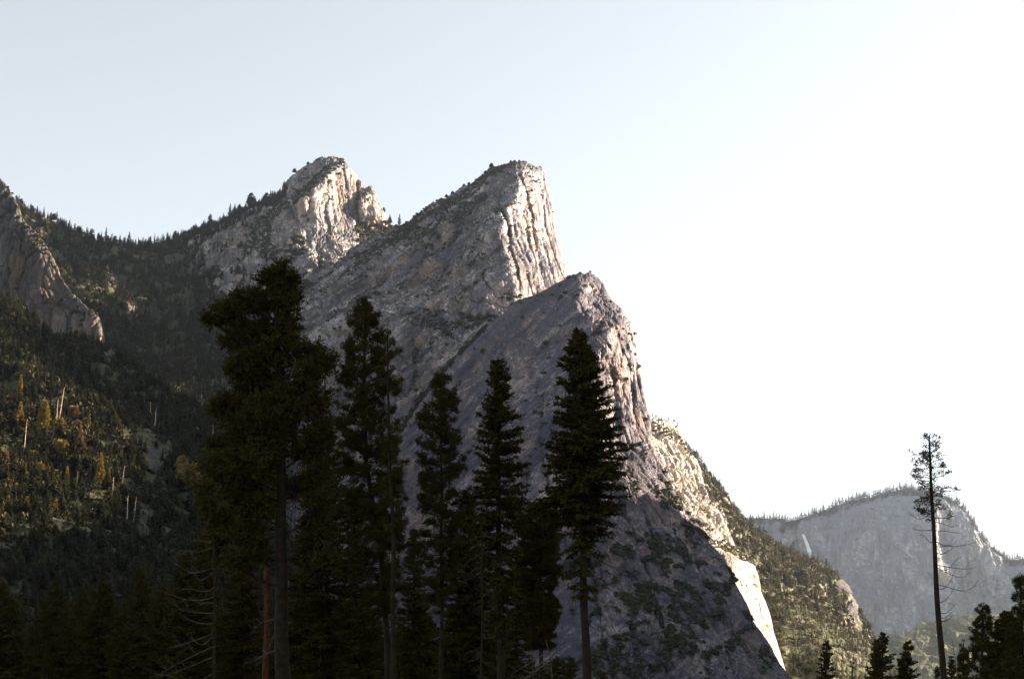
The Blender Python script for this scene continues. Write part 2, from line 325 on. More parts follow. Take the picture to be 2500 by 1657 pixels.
# saddle forest behind the gully at the left
mass("forested_hill", [(-400, 380, -400, 1100), (-100, 440, -100, 1150), (40, 505, 20, 1200), (60, 520, 50, 1200), (100, 533, 90, 1200), (200, 580, 190, 1200), (300, 600, 290, 1200), (350, 602, 350, 1200), (430, 590, 440, 1200), (480, 574, 500, 1200), (540, 560, 570, 1200), (640, 560, 700, 1200)],
 [(-400, 380, 3300), (40, 505, 3200), (200, 578, 3300), (350, 600, 3400), (480, 572, 3450), (560, 560, 3450), (640, 560, 3500), (100, 640, 3110), (280, 650, 3190), (420, 680, 3260), (500, 640, 3350), (560, 700, 3150),
  (200, 800, 2800), (350, 850, 2860), (430, 800, 2960), (520, 850, 2850), (620, 900, 2750), (0, 800, 2300), (200, 1000, 2150), (400, 1000, 2350), (560, 1050, 2450), (0, 1200, 1900), (350, 1200, 2000), (700, 1200, 2300)],
 M['forest_floor'], disp=hill_disp(1.2), key='saddle')
# three summits
mass("mountain", [(440, 585, 400, 900), (493, 562, 440, 900), (527, 550, 470, 930), (565, 524, 500, 950), (611, 504, 530, 960), (651, 495, 560, 980), (680, 478, 590, 980), (700, 458, 610, 980), (702, 440, 620, 980), (725, 420, 640, 980), (748, 403, 660, 980), (786, 384, 690, 980), (797, 388, 700, 980), (803, 383, 710, 970), (834, 388, 740, 960),
  (846, 400, 760, 950), (869, 428, 790, 920), (889, 461, 820, 900), (893, 472, 830, 890), (896, 457, 840, 880), (906, 455, 850, 870), (915, 466, 860, 860), (921, 490, 880, 850), (938, 515, 900, 830), (947, 548, 930, 800), (968, 550, 960, 780), (1010, 560, 1010, 760)],
 [(440, 585, 3440), (527, 548, 3420), (611, 502, 3500), (680, 476, 3520), (725, 419, 3470), (786, 383, 3430), (834, 387, 3400), (869, 427, 3420), (889, 459, 3420), (896, 456, 3390), (915, 465, 3400), (946, 548, 3400), (1010, 555, 3400),
  (814, 410, 3320), (790, 440, 3275), (768, 470, 3245), (738, 492, 3215), (700, 560, 3195), (745, 560, 3210), (820, 480, 3320), (868, 440, 3420), (868, 490, 3400), (878, 480, 3380), (872, 550, 3350), (884, 500, 3320), (915, 520, 3350), (800, 560, 3230),
  (700, 500, 3370), (640, 540, 3400), (560, 600, 3300), (500, 640, 3230), (610, 640, 3190), (560, 720, 3060), (640, 700, 3120), (740, 640, 3130), (740, 720, 3030), (850, 620, 3180), (820, 680, 3080), (900, 600, 3300), (480, 800, 3020), (600, 850, 2890), (740, 850, 2900), (1000, 650, 3200), (420, 950, 2920), (660, 980, 2800), (900, 800, 2950)],
 M['granite_upper'], disp=blend_disp(cliff_disp(0.85, math.radians(-18), 0.9), cliff_disp(0.42, math.radians(6), 1.1, 50), 700, 760), edge=30, key='upper', soft=6, lines=[('g', 22, 5, [(751, 498), (749, 590)]), ('g', 14, 4, [(798, 443), (794, 515), (806, 578)]), ('g', 14, 4, [(838, 410), (846, 470), (848, 530)]), ('g', 26, 5, [(868, 425), (874, 480), (873, 550)]),
  ('l', 16, 22, [(823, 397), (756, 456), (715, 490), (670, 528)]), ('g', 16, 6, [(720, 560), (712, 640), (730, 700)]), ('g', 12, 5, [(775, 600), (780, 680)]), ('l', 14, 16, [(560, 640), (600, 690), (660, 650)]), ('g', 14, 6, [(600, 600), (590, 680), (570, 760)]), ('g', 14, 6, [(660, 560), (650, 640)]), ('l', 12, 14, [(690, 620), (720, 600), (760, 615), (800, 640)])])
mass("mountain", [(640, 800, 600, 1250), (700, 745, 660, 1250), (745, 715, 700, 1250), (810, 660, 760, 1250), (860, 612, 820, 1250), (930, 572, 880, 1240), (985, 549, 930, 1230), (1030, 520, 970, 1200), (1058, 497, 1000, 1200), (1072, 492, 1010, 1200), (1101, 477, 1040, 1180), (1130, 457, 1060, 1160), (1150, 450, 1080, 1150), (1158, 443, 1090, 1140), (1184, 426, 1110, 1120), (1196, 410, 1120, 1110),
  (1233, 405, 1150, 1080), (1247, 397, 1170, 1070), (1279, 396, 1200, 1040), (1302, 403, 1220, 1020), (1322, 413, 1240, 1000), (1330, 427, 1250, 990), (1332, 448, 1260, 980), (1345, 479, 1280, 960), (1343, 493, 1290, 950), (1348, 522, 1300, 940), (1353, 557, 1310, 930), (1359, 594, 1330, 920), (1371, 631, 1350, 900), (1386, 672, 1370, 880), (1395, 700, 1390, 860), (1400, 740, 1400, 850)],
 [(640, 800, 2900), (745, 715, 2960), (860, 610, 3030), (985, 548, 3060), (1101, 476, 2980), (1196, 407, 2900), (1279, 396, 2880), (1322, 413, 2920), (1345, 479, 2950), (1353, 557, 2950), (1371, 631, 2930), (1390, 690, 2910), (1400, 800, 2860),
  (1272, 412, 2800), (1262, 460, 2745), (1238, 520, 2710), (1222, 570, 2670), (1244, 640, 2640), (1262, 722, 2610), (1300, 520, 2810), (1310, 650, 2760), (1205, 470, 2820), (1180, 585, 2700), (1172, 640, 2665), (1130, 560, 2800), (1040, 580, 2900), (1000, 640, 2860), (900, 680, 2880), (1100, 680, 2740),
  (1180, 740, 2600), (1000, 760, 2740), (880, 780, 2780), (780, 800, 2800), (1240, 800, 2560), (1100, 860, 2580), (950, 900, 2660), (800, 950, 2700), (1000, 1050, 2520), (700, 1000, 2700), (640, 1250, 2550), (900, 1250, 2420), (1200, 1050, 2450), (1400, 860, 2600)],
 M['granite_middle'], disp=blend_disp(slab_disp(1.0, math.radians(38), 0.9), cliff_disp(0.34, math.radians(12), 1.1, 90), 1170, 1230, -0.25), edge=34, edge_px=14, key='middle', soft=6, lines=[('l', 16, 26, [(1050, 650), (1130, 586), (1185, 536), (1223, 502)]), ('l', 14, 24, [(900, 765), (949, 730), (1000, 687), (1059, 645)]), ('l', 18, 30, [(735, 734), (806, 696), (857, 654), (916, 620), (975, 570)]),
  ('g', 14, 6, [(933, 793), (975, 772), (1059, 759), (1122, 767), (1177, 780), (1206, 772)]), ('g', 26, 5, [(1223, 502), (1240, 553), (1244, 612), (1262, 660), (1268, 725)]), ('g', 14, 4, [(1269, 418), (1286, 473), (1299, 519), (1312, 612), (1324, 654)]), ('l', 10, 10, [(1303, 443), (1337, 485), (1343, 519)]),
  ('g', 12, 4, [(1285, 560), (1300, 640), (1310, 700)]), ('g', 10, 4, [(1156, 637), (1181, 683), (1206, 713)]), ('l', 12, 18, [(940, 880), (1000, 820), (1050, 800)]), ('g', 14, 5, [(960, 830), (955, 900), (970, 990)]), ('g', 14, 5, [(1010, 820), (1015, 900), (1000, 980)]), ('g', 10, 4, [(900, 840), (905, 940)]),
  ('l', 10, 16, [(1090, 720), (1150, 670), (1200, 640)]), ('l', 12, 18, [(985, 600), (1040, 560), (1090, 530), (1130, 500)]), ('g', 9, 4, [(1040, 600), (1050, 640)]), ('l', 10, 14, [(780, 790), (850, 740), (900, 700)]), ('g', 10, 5, [(820, 760), (800, 830), (780, 900)])])
mass("mountain", [(600, 1420, 560, 1790), (700, 1330, 640, 1790), (800, 1230, 720, 1790), (880, 1160, 800, 1790), (950, 1086, 860, 1790), (985, 1037, 900, 1790), (1045, 944, 950, 1790), (1090, 898, 990, 1790), (1109, 873, 1010, 1790), (1170, 812, 1060, 1790), (1204, 787, 1090, 1790), (1244, 755, 1120, 1790), (1256, 738, 1130, 1790), (1302, 724, 1170, 1790), (1350, 698, 1210, 1790), (1388, 678, 1240, 1790), (1417, 667, 1260, 1790),
  (1426, 669, 1270, 1790), (1441, 664, 1280, 1790), (1454, 675, 1290, 1790), (1474, 698, 1310, 1790), (1487, 729, 1330, 1790), (1505, 745, 1340, 1790), (1516, 753, 1350, 1790), (1518, 766, 1360, 1790), (1538, 788, 1380, 1790), (1543, 812, 1400, 1790), (1551, 844, 1420, 1790), (1551, 870, 1430, 1790), (1562, 901, 1450, 1790), (1570, 946, 1480, 1790), (1578, 994, 1510, 1790), (1586, 1013, 1520, 1790),
  (1588, 1055, 1540, 1790), (1592, 1085, 1560, 1790), (1606, 1102, 1570, 1790), (1635, 1178, 1610, 1790), (1660, 1231, 1640, 1790), (1699, 1267, 1680, 1790), (1731, 1327, 1720, 1790), (1763, 1359, 1750, 1790), (1784, 1402, 1780, 1790), (1820, 1473, 1820, 1790), (1834, 1516, 1840, 1790), (1876, 1573, 1870, 1790), (1901, 1622, 1900, 1790), (1923, 1644, 1920, 1790), (1932, 1700, 1940, 1790)],
 [(600, 1420, 2500), (950, 1085, 2520), (1090, 897, 2470), (1204, 786, 2430), (1302, 723, 2400), (1388, 677, 2370), (1441, 663, 2360), (1487, 729, 2330), (1516, 760, 2310), (1540, 800, 2310), (1551, 860, 2330), (1565, 930, 2330), (1578, 994, 2330), (1588, 1055, 2320), (1606, 1100, 2300), (1635, 1178, 2260), (1660, 1231, 2180), (1731, 1327, 2120), (1784, 1402, 2090), (1834, 1516, 2050), (1924, 1657, 1990),
  (1500, 800, 2210), (1470, 862, 2170), (1440, 950, 2130), (1448, 1050, 2105), (1478, 1140, 2085), (1560, 1212, 2075), (1640, 1260, 2090), (1400, 750, 2230), (1300, 850, 2240), (1200, 950, 2260), (1100, 1050, 2290), (1300, 1000, 2165), (1350, 1150, 2090), (1200, 1200, 2140), (1000, 1250, 2260), (850, 1300, 2330), (700, 1500, 2250),
  (900, 1657, 2050), (1200, 1657, 1930), (1450, 1657, 1900), (1700, 1657, 1930), (1600, 1450, 1990), (1500, 1320, 2020), (1700, 1500, 1990), (600, 1790, 2050), (1200, 1790, 1870), (1900, 1790, 1930)],
 M['granite_lower'], disp=blend_disp(slab_disp(0.42, math.radians(40), 0.6, 200), cliff_disp(0.36, math.radians(16), 1.1, 140), 1400, 1470), edge=30, edge_px=12, key='lower', soft=7, lines=[('g', 26, 12, [(1490, 905), (1498, 960), (1508, 1050)]), ('g', 12, 4, [(1471, 852), (1462, 900)]), ('g', 12, 4, [(1530, 880), (1545, 960), (1552, 1060), (1570, 1130)]), ('g', 10, 4, [(1500, 800), (1520, 860), (1535, 900)]), ('g', 12, 4, [(1480, 1060), (1500, 1120), (1540, 1190)]),
  ('g', 14, 6, [(1500, 1180), (1545, 1300), (1580, 1400), (1640, 1600)]), ('g', 14, 6, [(1420, 1200), (1450, 1400), (1480, 1600)]), ('g', 12, 6, [(1640, 1250), (1700, 1370), (1760, 1500), (1860, 1640)]), ('g', 12, 6, [(1580, 1280), (1620, 1400), (1700, 1560)]), ('g', 10, 5, [(1350, 1200), (1390, 1350), (1400, 1500)]), ('l', 14, 20, [(1480, 1330), (1560, 1380), (1600, 1450)]), ('l', 14, 20, [(1560, 1560), (1650, 1540), (1740, 1600)]),
  ('l', 5, 20, [(1100, 960), (1200, 880), (1300, 800), (1370, 740)]), ('l', 5, 20, [(1080, 1060), (1180, 980), (1290, 900)]), ('g', 5, 4, [(1230, 820), (1200, 900), (1190, 1000)]), ('l', 8, 14, [(1380, 800), (1420, 770), (1480, 790)]), ('g', 8, 4, [(1400, 720), (1430, 780), (1440, 840)]), ('g', 8, 4, [(1330, 960), (1320, 1080), (1340, 1180)])])
# lit towers and slab behind the lower summit
mass("cliff", [(1520, 1010, 1500, 1500), (1586, 1015, 1560, 1550), (1602, 1020, 1580, 1560), (1627, 1028, 1600, 1580), (1656, 1046, 1640, 1600), (1664, 1072, 1660, 1620), (1674, 1095, 1680, 1640), (1699, 1128, 1700, 1660), (1713, 1178, 1720, 1680), (1731, 1217, 1740, 1700), (1763, 1242, 1760, 1720), (1770, 1278, 1780, 1740), (1791, 1327, 1800, 1760), (1820, 1360, 1820, 1780), (1841, 1384, 1840, 1790), (1851, 1409, 1850, 1790), (1859, 1448, 1870, 1790), (1876, 1491, 1890, 1790), (1887, 1544, 1910, 1790), (1905, 1597, 1930, 1790), (1921, 1644, 1950, 1790), (1935, 1690, 1960, 1790)],
 [(1520, 1010, 2600), (1586, 1013, 2760), (1656, 1045, 2800), (1699, 1128, 2800), (1731, 1217, 2780), (1770, 1278, 2760), (1791, 1327, 2720), (1820, 1363, 2600), (1859, 1448, 2540), (1887, 1544, 2480), (1921, 1644, 2420), (1600, 1150, 2620), (1660, 1180, 2680), (1650, 1230, 2580), (1700, 1290, 2580), (1730, 1330, 2520), (1780, 1350, 2560), (1770, 1380, 2430), (1820, 1480, 2370), (1870, 1570, 2320), (1900, 1640, 2290), (1500, 1500, 2300), (1700, 1660, 2200), (1950, 1790, 2300)],
 M['granite_slab'], disp=blend_disp(cliff_disp(0.8, math.radians(14), 0.9, 300), slab_disp(0.3, math.radians(-60), 0.7), 1750, 1800), edge=40, edge_px=10, key='towers', soft=5)
mass("forested_hill", [(1560, 1030, 1560, 1780), (1640, 1060, 1640, 1780), (1692, 1110, 1690, 1780), (1720, 1150, 1720, 1780), (1756, 1194, 1756, 1780), (1784, 1232, 1784, 1780), (1820, 1278, 1820, 1780), (1841, 1302, 1841, 1780), (1862, 1307, 1862, 1780), (1908, 1337, 1908, 1780), (1947, 1353, 1947, 1780), (1984, 1372, 1984, 1780), (2007, 1382, 2007, 1780), (2033, 1398, 2030, 1780), (2059, 1430, 2055, 1780), (2078, 1459, 2075, 1780), (2091, 1487, 2090, 1780), (2117, 1529, 2110, 1780), (2133, 1568, 2130, 1780), (2180, 1657, 2180, 1780), (2200, 1700, 2210, 1790)],
 [(1560, 1030, 3300), (1692, 1108, 3500), (1784, 1230, 3500), (1841, 1299, 3480), (1908, 1334, 3480), (1984, 1370, 3470), (2033, 1396, 3420), (2078, 1457, 3330), (2133, 1567, 3200), (2200, 1700, 3100), (1700, 1250, 3180), (1800, 1350, 3120), (1900, 1420, 3130), (1990, 1440, 3250), (2020, 1480, 3180), (2060, 1560, 3080), (1850, 1500, 2950), (1950, 1550, 2950), (1750, 1600, 2800), (2050, 1700, 2850), (1600, 1780, 2500), (1950, 1780, 2600)],
 M['scrub_floor'], disp=hill_disp(1.0), key='slope')
mass("hill", [(1840, 1500, 1840, 1790), (1900, 1470, 1900, 1790), (1950, 1476, 1950, 1790), (2013, 1501, 2010, 1790), (2059, 1527, 2055, 1790), (2104, 1553, 2100, 1790), (2133, 1585, 2130, 1790), (2150, 1640, 2150, 1790), (2200, 1720, 2200, 1790)],
 [(1840, 1500, 2750), (1950, 1472, 2800), (2059, 1525, 2800), (2133, 1583, 2780), (2200, 1720, 2700), (1900, 1600, 2550), (2000, 1620, 2550), (1840, 1790, 2400), (2100, 1790, 2450)],
 M['scrub_floor'], disp=hill_disp(0.6), edge=30, key='spur')
# tan cliff at the left edge
mass("cliff", [(-420, 300, -420, 900), (-200, 330, -200, 900), (-60, 400, -80, 900), (0, 437, -30, 900), (10, 446, -20, 900), (25, 461, 0, 900), (38, 487, 15, 900), (47, 507, 30, 900), (46, 522, 45, 900), (75, 561, 70, 900), (100, 592, 90, 900), (120, 621, 110, 900), (140, 655, 130, 900), (160, 691, 150, 900), (180, 722, 170, 900), (200, 742, 190, 900), (222, 762, 215, 900), (240, 781, 238, 900), (243, 806, 250, 900)],
 [(-420, 300, 2060), (0, 437, 1985), (46, 510, 1955), (75, 561, 1945), (120, 621, 1930), (160, 691, 1915), (240, 781, 1868), (-100, 600, 1985), (0, 560, 1962), (40, 620, 1940), (60, 700, 1925), (100, 720, 1905), (130, 760, 1895), (110, 660, 1915), (180, 790, 1885), (0, 700, 1945), (-400, 700, 2010), (-400, 900, 1985), (0, 900, 1915), (250, 900, 1870)],
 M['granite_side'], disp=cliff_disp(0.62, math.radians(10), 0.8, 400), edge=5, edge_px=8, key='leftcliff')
# forested slope in front of it
mass("forested_hill", [(-420, 720, -420, 1790), (-100, 740, -100, 1790), (0, 745, 0, 1790), (60, 768, 60, 1790), (110, 812, 110, 1790), (150, 838, 150, 1790), (200, 830, 200, 1790), (260, 852, 260, 1790), (320, 900, 320, 1790), (400, 950, 400, 1790), (480, 1000, 480, 1790), (560, 1060, 560, 1790), (620, 1180, 620, 1790), (700, 1350, 700, 1790), (780, 1500, 780, 1790), (900, 1660, 900, 1790)],
 [(-420, 720, 1750), (0, 745, 1720), (110, 812, 1680), (200, 830, 1680), (320, 900, 1660), (480, 1000, 1620), (560, 1060, 1600), (620, 1180, 1500), (700, 1350, 1350), (900, 1660, 1100), (0, 900, 1480), (200, 1000, 1400), (400, 1100, 1370), (100, 1150, 1230), (300, 1200, 1220), (480, 1250, 1260), (0, 1300, 1060), (250, 1350, 1060), (500, 1400, 1120), (0, 1500, 900), (400, 1550, 920), (700, 1600, 1020), (-420, 1300, 1060), (-420, 1790, 700), (0, 1790, 720), (500, 1790, 760), (900, 1790, 900)],
 M['forest_floor'], disp=hill_disp(0.7), key='slopeleft')

# unseen valley wall on the sun's side, added with its crest shaped for shade
def shade_ridge():
    ys = np.linspace(-2500, 6500, 361)
    crest = np.interp(ys, [-2500, -1000, 1500, 1813, 1991, 2167, 2278, 2400, 2466, 2600, 2650, 2735, 2784, 2920, 3200, 4500, 6500], [1000, 1250, 1150, 1105, 1184, 1276, 1372, 1465, 1510, 1280, 1140, 1080, 1010, 770, 560, 420, 400]) + 9 * fbm(np.stack([ys / 90, 0 * ys, 0 * ys], -1), 3)
    xs = np.linspace(0, 1, 60); prof = np.where(xs < 0.45, (xs / 0.45) ** 1.3, 1 - 0.8 * (xs - 0.45) / 0.55)
    Xb = 2000 + 0.12 * np.maximum(ys - 3000, 0)
    P = np.zeros((len(ys), 60, 3)); P[..., 0] = Xb[:, None] + (xs - 0.45) * 1400; P[..., 1] = ys[:, None]
    P[..., 2] = crest[:, None] * prof[None] - 5; P[..., 2] += fbm(P / 180.0, 5, 0.5) * 60 * (prof * (1 - prof) * 4)[None]
    n = 60; i = np.arange(len(ys) - 1)[:, None] * n + np.arange(n - 1)[None]
    obj("hill", [(P.reshape(-1, 3), np.stack([i, i + 1, i + n + 1, i + n], -1).reshape(-1, 4))], M['forest_floor'], kind='structure', smooth=True)
shade_ridge()

# ---------------------------------------------------------------- small conifers and shrubs for the distance
def blades(base, d, L, W, roll=None):
    """diamond blades: base (n,3), unit dir (n,3), length, width"""
    n = len(base); r = rng.normal(size=(n, 3)); s = np.cross(d, r); s /= np.linalg.norm(s, axis=1)[:, None] + 1e-9
    L = np.broadcast_to(L, n)[:, None]; W = np.broadcast_to(W, n)[:, None]
    V = np.stack([base, base + d * L * 0.45 + s * W, base + d * L, base + d * L * 0.55 - s * W], 1).reshape(-1, 3)
    return V, np.arange(n * 4).reshape(-1, 4)
def small_conifer(seed, tiers=14, per=9, width=0.2, top_round=0.0, gap=0.12, start=0.1):
    """unit height conifer of drooping triangular boughs on a tapering stem"""
    r = np.random.default_rng(seed); tri = []; 
    z = np.repeat(np.linspace(start, 0.97, tiers), per) + r.normal(size=tiers * per) * 0.014
    keep = r.random(len(z)) > gap; z = np.minimum(z[keep], 0.985); n = len(z)
    ph = r.random(n) * 2 * math.pi; t = (z - start) / (1 - start)
    prof = (1 - t) ** (0.85 - 0.4 * top_round) * (0.35 + 0.65 * np.clip(t / 0.12, 0, 1)) 
    ln = width * prof * (0.65 + 0.6 * r.random(n)) + 0.012
    o = np.stack([np.cos(ph), np.sin(ph), 0 * ph], 1); s = np.stack([-np.sin(ph), np.cos(ph), 0 * ph], 1)
    zz = np.array([0, 0, 1.0]); b = z[:, None] * zz
    dr = (-0.25 + 0.5 * t)[:, None] * ln[:, None]
    wd = (0.28 * ln + 0.012)[:, None]
    V = np.stack([b + 0.03 * zz, b + o * ln[:, None] * 0.6 + s * wd + zz * (dr * 0.3), b + o * ln[:, None] + zz * dr, b + o * ln[:, None] * 0.6 - s * wd + zz * (dr * 0.3 - 0.01)], 1).reshape(-1, 3)
    tv, tf = tube([(0, 0, 0), (0, 0, 0.5), (0, 0, 1.0)], [0.014, 0.009, 0.002], 4)
    return V, np.arange(n * 4).reshape(-1, 4), tv, tf
def small_shrub(seed, n=26, s=0.26, wd=1.0, hh=1.0):
    r = np.random.default_rng(seed); d = r.normal(size=(n, 3)); d[:, 2] = np.abs(d[:, 2]) + 0.1; d /= np.linalg.norm(d, axis=1)[:, None]
    c = d * (0.25 + 0.25 * r.random(n))[:, None]; a = np.cross(d, r.normal(size=(n, 3))); a /= np.linalg.norm(a, axis=1)[:, None]; b = np.cross(d, a)
    V = np.stack([c + a * s, c + b * s, c - a * s, c - b * s + d * 0.12], 1).reshape(-1, 3) * np.array([wd, wd, hh]); return V, np.arange(n * 4).reshape(-1, 4)
def scatter_mesh(protos, pos, hs, ws, r=None):
    """one merged mesh of many copies"""
    out = []; r = r or rng; k = r.integers(0, len(protos), len(pos)); a = r.random(len(pos)) * 6.283
    for q, pr in enumerate(protos):
        m = np.where(k == q)[0]
        for vi in range(0, len(pr), 2):
            V, F = pr[vi], pr[vi + 1]
            if len(m) == 0: continue
            c, s = np.cos(a[m])[:, None], np.sin(a[m])[:, None]
            W = np.stack([(V[:, 0] * c - V[:, 1] * s) * ws[m][:, None], (V[:, 0] * s + V[:, 1] * c) * ws[m][:, None], V[:, 2] * hs[m][:, None]], -1) + pos[m][:, None]
            out.append((W.reshape(-1, 3), (F[None] + (np.arange(len(m)) * len(V))[:, None, None]).reshape(-1, F.shape[1])))
    return out
def cells(key):
    L = LAY[key]; P = L['P']; A = np.linalg.norm(np.cross(P[1:, :-1] - P[:-1, :-1], P[:-1, 1:] - P[:-1, :-1]), axis=-1)
    C = (P[1:, 1:] + P[:-1, :-1]) / 2; px = (L['px'][1:, 1:] + L['px'][:-1, :-1]) / 2; py = (L['py'][1:, 1:] + L['py'][:-1, :-1]) / 2
    nz = np.abs(np.cross(P[1:, :-1] - P[:-1, :-1], P[:-1, 1:] - P[:-1, :-1])[..., 2]) / (A + 1e-9)
    return A, C, px, py, nz
def ell(px, py, es):
    m = np.zeros(px.shape, bool)
    for x, y, a, b in es: m |= ((px - x) / a) ** 2 + ((py - y) / b) ** 2 < 1
    return m
CON = [small_conifer(s, 13, 8, wd, tr, 0.1, 0.06) for s, wd, tr in ((1, 0.19, 0), (2, 0.22, 0.3), (3, 0.17, 0.1), (4, 0.26, 0.8), (5, 0.30, 1.0))]
CONL = [small_conifer(s, 8, 6, wd, tr, 0.05, 0.06)[:2] for s, wd, tr in ((1, 0.22, 0), (2, 0.25, 0.3), (3, 0.20, 0.1), (4, 0.3, 0.8))]
SHR = [small_shrub(s) for s in (1, 2, 3)]
OAK = [small_shrub(s, 64, 0.11, 0.62, 1.1) for s in (4, 5, 6)]
def forest(name, key, n, h, mat, protos=CON, where=None, dens=None, label=None, wr=1.0):
    A, C, px, py, nz = cells(key); wgt = A.copy()
    if where is not None: wgt = wgt * where(px, py, nz, C)
    wgt[(px < -350) | (px > 2850) | (py > 1720)] = 0
    wgt = wgt.ravel() / wgt.sum(); idx = rng.choice(len(wgt), n, p=wgt); pos = C.reshape(-1, 3)[idx] + rng.normal(size=(n, 3)) * np.array([1.2, 1.2, 0.0]); pos[:, 2] -= 0.8
    hs = h[0] + (h[1] - h[0]) * rng.random(n) ** 2.2; ws = hs * wr * (0.8 + 0.5 * rng.random(n))
    o = obj(name, scatter_mesh(protos, pos, hs, ws), mat, kind='stuff', label=label, cat='forest' if protos is not SHR else 'shrubs')
    print(name, key, n, round(time.time() - T0, 1)); return o
SC_L = [(318, 1085, 42, 24), (372, 1130, 30, 45), (262, 880, 14, 28), (225, 1245, 34, 10), (150, 1310, 24, 16), (345, 1300, 16, 40), (20, 1365, 40, 14), (215, 1330, 22, 14)]
SC_S = [(285, 635, 18, 16), (278, 700, 14, 18), (320, 805, 8, 22), (360, 790, 9, 14), (430, 655, 22, 14), (330, 650, 14, 10), (310, 768, 16, 8)]
forest("forest", "slopeleft", 21000, (5, 15), M['forest'], CON + OAK, where=lambda px, py, nz, C: (1 - 0.72 * ell(px, py, SC_L)) * (0.8 + (fbm(C / 60.0, 3) > -0.15)), label="dark shaded forest covering the nearer slope under the tan cliff")
forest("forest", "saddle", 16000, (7, 27), M['forest'], CON + OAK[:2], where=lambda px, py, nz, C: (1 - 0.8 * ell(px, py, SC_S)) * (0.6 + (fbm(C / 70.0, 3) > -0.2)), label="bluish dark forest filling the bowl below the saddle")
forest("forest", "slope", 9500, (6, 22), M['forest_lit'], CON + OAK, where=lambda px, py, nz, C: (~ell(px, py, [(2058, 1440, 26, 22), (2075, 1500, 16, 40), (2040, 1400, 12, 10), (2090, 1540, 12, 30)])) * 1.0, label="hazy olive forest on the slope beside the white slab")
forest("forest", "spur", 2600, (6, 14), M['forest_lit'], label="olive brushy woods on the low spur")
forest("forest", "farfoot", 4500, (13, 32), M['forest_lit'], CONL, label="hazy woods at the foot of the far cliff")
forest("forest", "upper", 3600, (7, 18), M['forest'], where=lambda px, py, nz, C: (px < 700) * (((py - np.interp(px, LAY['upper']['rim'][:, 0], LAY['upper']['rim'][:, 1])) < 26 + 26 * fbm(C / 50.0, 3)) * 1.0 + (px < 640) * (fbm(C / 40.0, 3) > 0.16) * 0.5 + (px < 500) * 0.8), label="dark conifers on the shoulder left of the pale summit")
# gully and ledge growth on the summits
def band(px, py, pts, wdt):
    wdt = wdt * (1.0 + 1.3 * fbm(np.stack([px / 28, py / 28, 0 * px], -1), 3)); m = np.full(px.shape, 1e9); pts = np.array(pts, float)
    for a, b in zip(pts[:-1], pts[1:]):
        d = b - a; t = np.clip(((px - a[0]) * d[0] + (py - a[1]) * d[1]) / (d @ d), 0, 1); m = np.minimum(m, np.hypot(px - a[0] - t * d[0], py - a[1] - t * d[1]))
    return m < wdt
def led_up(px, py, nz, C):
    b = band(px, py, [(830, 395), (790, 425), (740, 475), (690, 510), (655, 540), (600, 620)], 9) | band(px, py, [(880, 560), (930, 555), (970, 553)], 16) | band(px, py, [(960, 556), (900, 600), (860, 650), (800, 700), (740, 730), (700, 760)], 22) | ell(px, py, [(725, 600, 20, 26), (660, 620, 20, 30), (700, 630, 20, 15), (735, 700, 40, 18), (640, 580, 26, 40), (790, 640, 10, 14), (880, 480, 8, 10)])
    return b * 3.0 + (nz > 0.62) * (fbm(C / 35.0, 3) > 0.1) * 0.8
forest("shrubbery", "upper", 5200, (3.5, 8), M['scrub'], SHR, led_up, label="dark brush in the gullies of the pale upper summit", wr=1.1)
def led_mid(px, py, nz, C):
    b = band(px, py, [(985, 556), (1060, 512), (1110, 490), (1150, 468), (1196, 425), (1245, 402)], 11) | band(px, py, [(960, 600), (1060, 560), (1130, 520), (1180, 480)], 10) | band(px, py, [(880, 640), (960, 590), (1010, 560)], 16) | band(px, py, [(990, 680), (1050, 640), (1130, 570)], 7) | ell(px, py, [(1090, 800, 36, 14), (1060, 770, 20, 12), (1150, 790, 24, 14), (1240, 725, 22, 10), (1040, 790, 30, 12), (1110, 540, 26, 12), (1185, 770, 20, 10)])
    r = (fbm(rot_xz(C, math.radians(38)) / np.array([90, 50, 22.0]), 3) > 0.18) * (px < 1225)
    return b * 2.5 + r * 1.0 + (nz > 0.7) * 0.25
forest("shrubbery", "middle", 9000, (2.6, 6.5), M['scrub'], SHR, led_mid, label="dark brush along the diagonal ledges of the middle summit", wr=1.1)
def led_low(px, py, nz, C):
    b = band(px, py, [(1190, 800), (1110, 880), (1000, 1020), (940, 1110)], 3.5) * 1.0 + ell(px, py, [(1690, 1300, 40, 30), (1640, 1340, 60, 50), (1640, 1230, 20, 20), (1600, 1480, 110, 60), (1540, 1600, 120, 50), (1660, 1550, 60, 60), (1750, 1440, 26, 40), (1530, 1330, 40, 30), (1470, 1240, 30, 14), (1620, 1220, 14, 30)]) * (fbm(C / np.array([16.0, 16, 30]), 4, 0.6) > 0.06) * 1.6
    b = b * 1.0
    r = (fbm(rot_xz(C, math.radians(40)) / np.array([80, 40, 20.0]), 3) > 0.22)
    return b * 1.3 + r * (0.10 + 0.9 * (py > 1180)) + (nz > 0.8) * 0.05
forest("shrubbery", "lower", 11000, (2.4, 9), M['scrub'], SHR + CONL[:2], led_low, label="dark brush speckling the near granite buttress", wr=1.1)
forest("shrubbery", "towers", 1300, (3, 6), M['forest_lit'], SHR, lambda px, py, nz, C: band(px, py, [(1590, 1040), (1640, 1070), (1680, 1110)], 8) | band(px, py, [(1715, 1200), (1760, 1245)], 9) | band(px, py, [(1735, 1330), (1790, 1342), (1826, 1366)], 9) | (fbm(C / 30.0, 3) > 0.35) * (px < 1740), label="olive bushes on the ledges of the sunlit towers", wr=1.1)
forest("shrubbery", "leftcliff", 450, (3, 6), M['scrub'], SHR, lambda px, py, nz, C: (nz > 0.5) * (fbm(C / 30.0, 3) > 0.15), label="sparse brush on the tan cliff", wr=1.1)
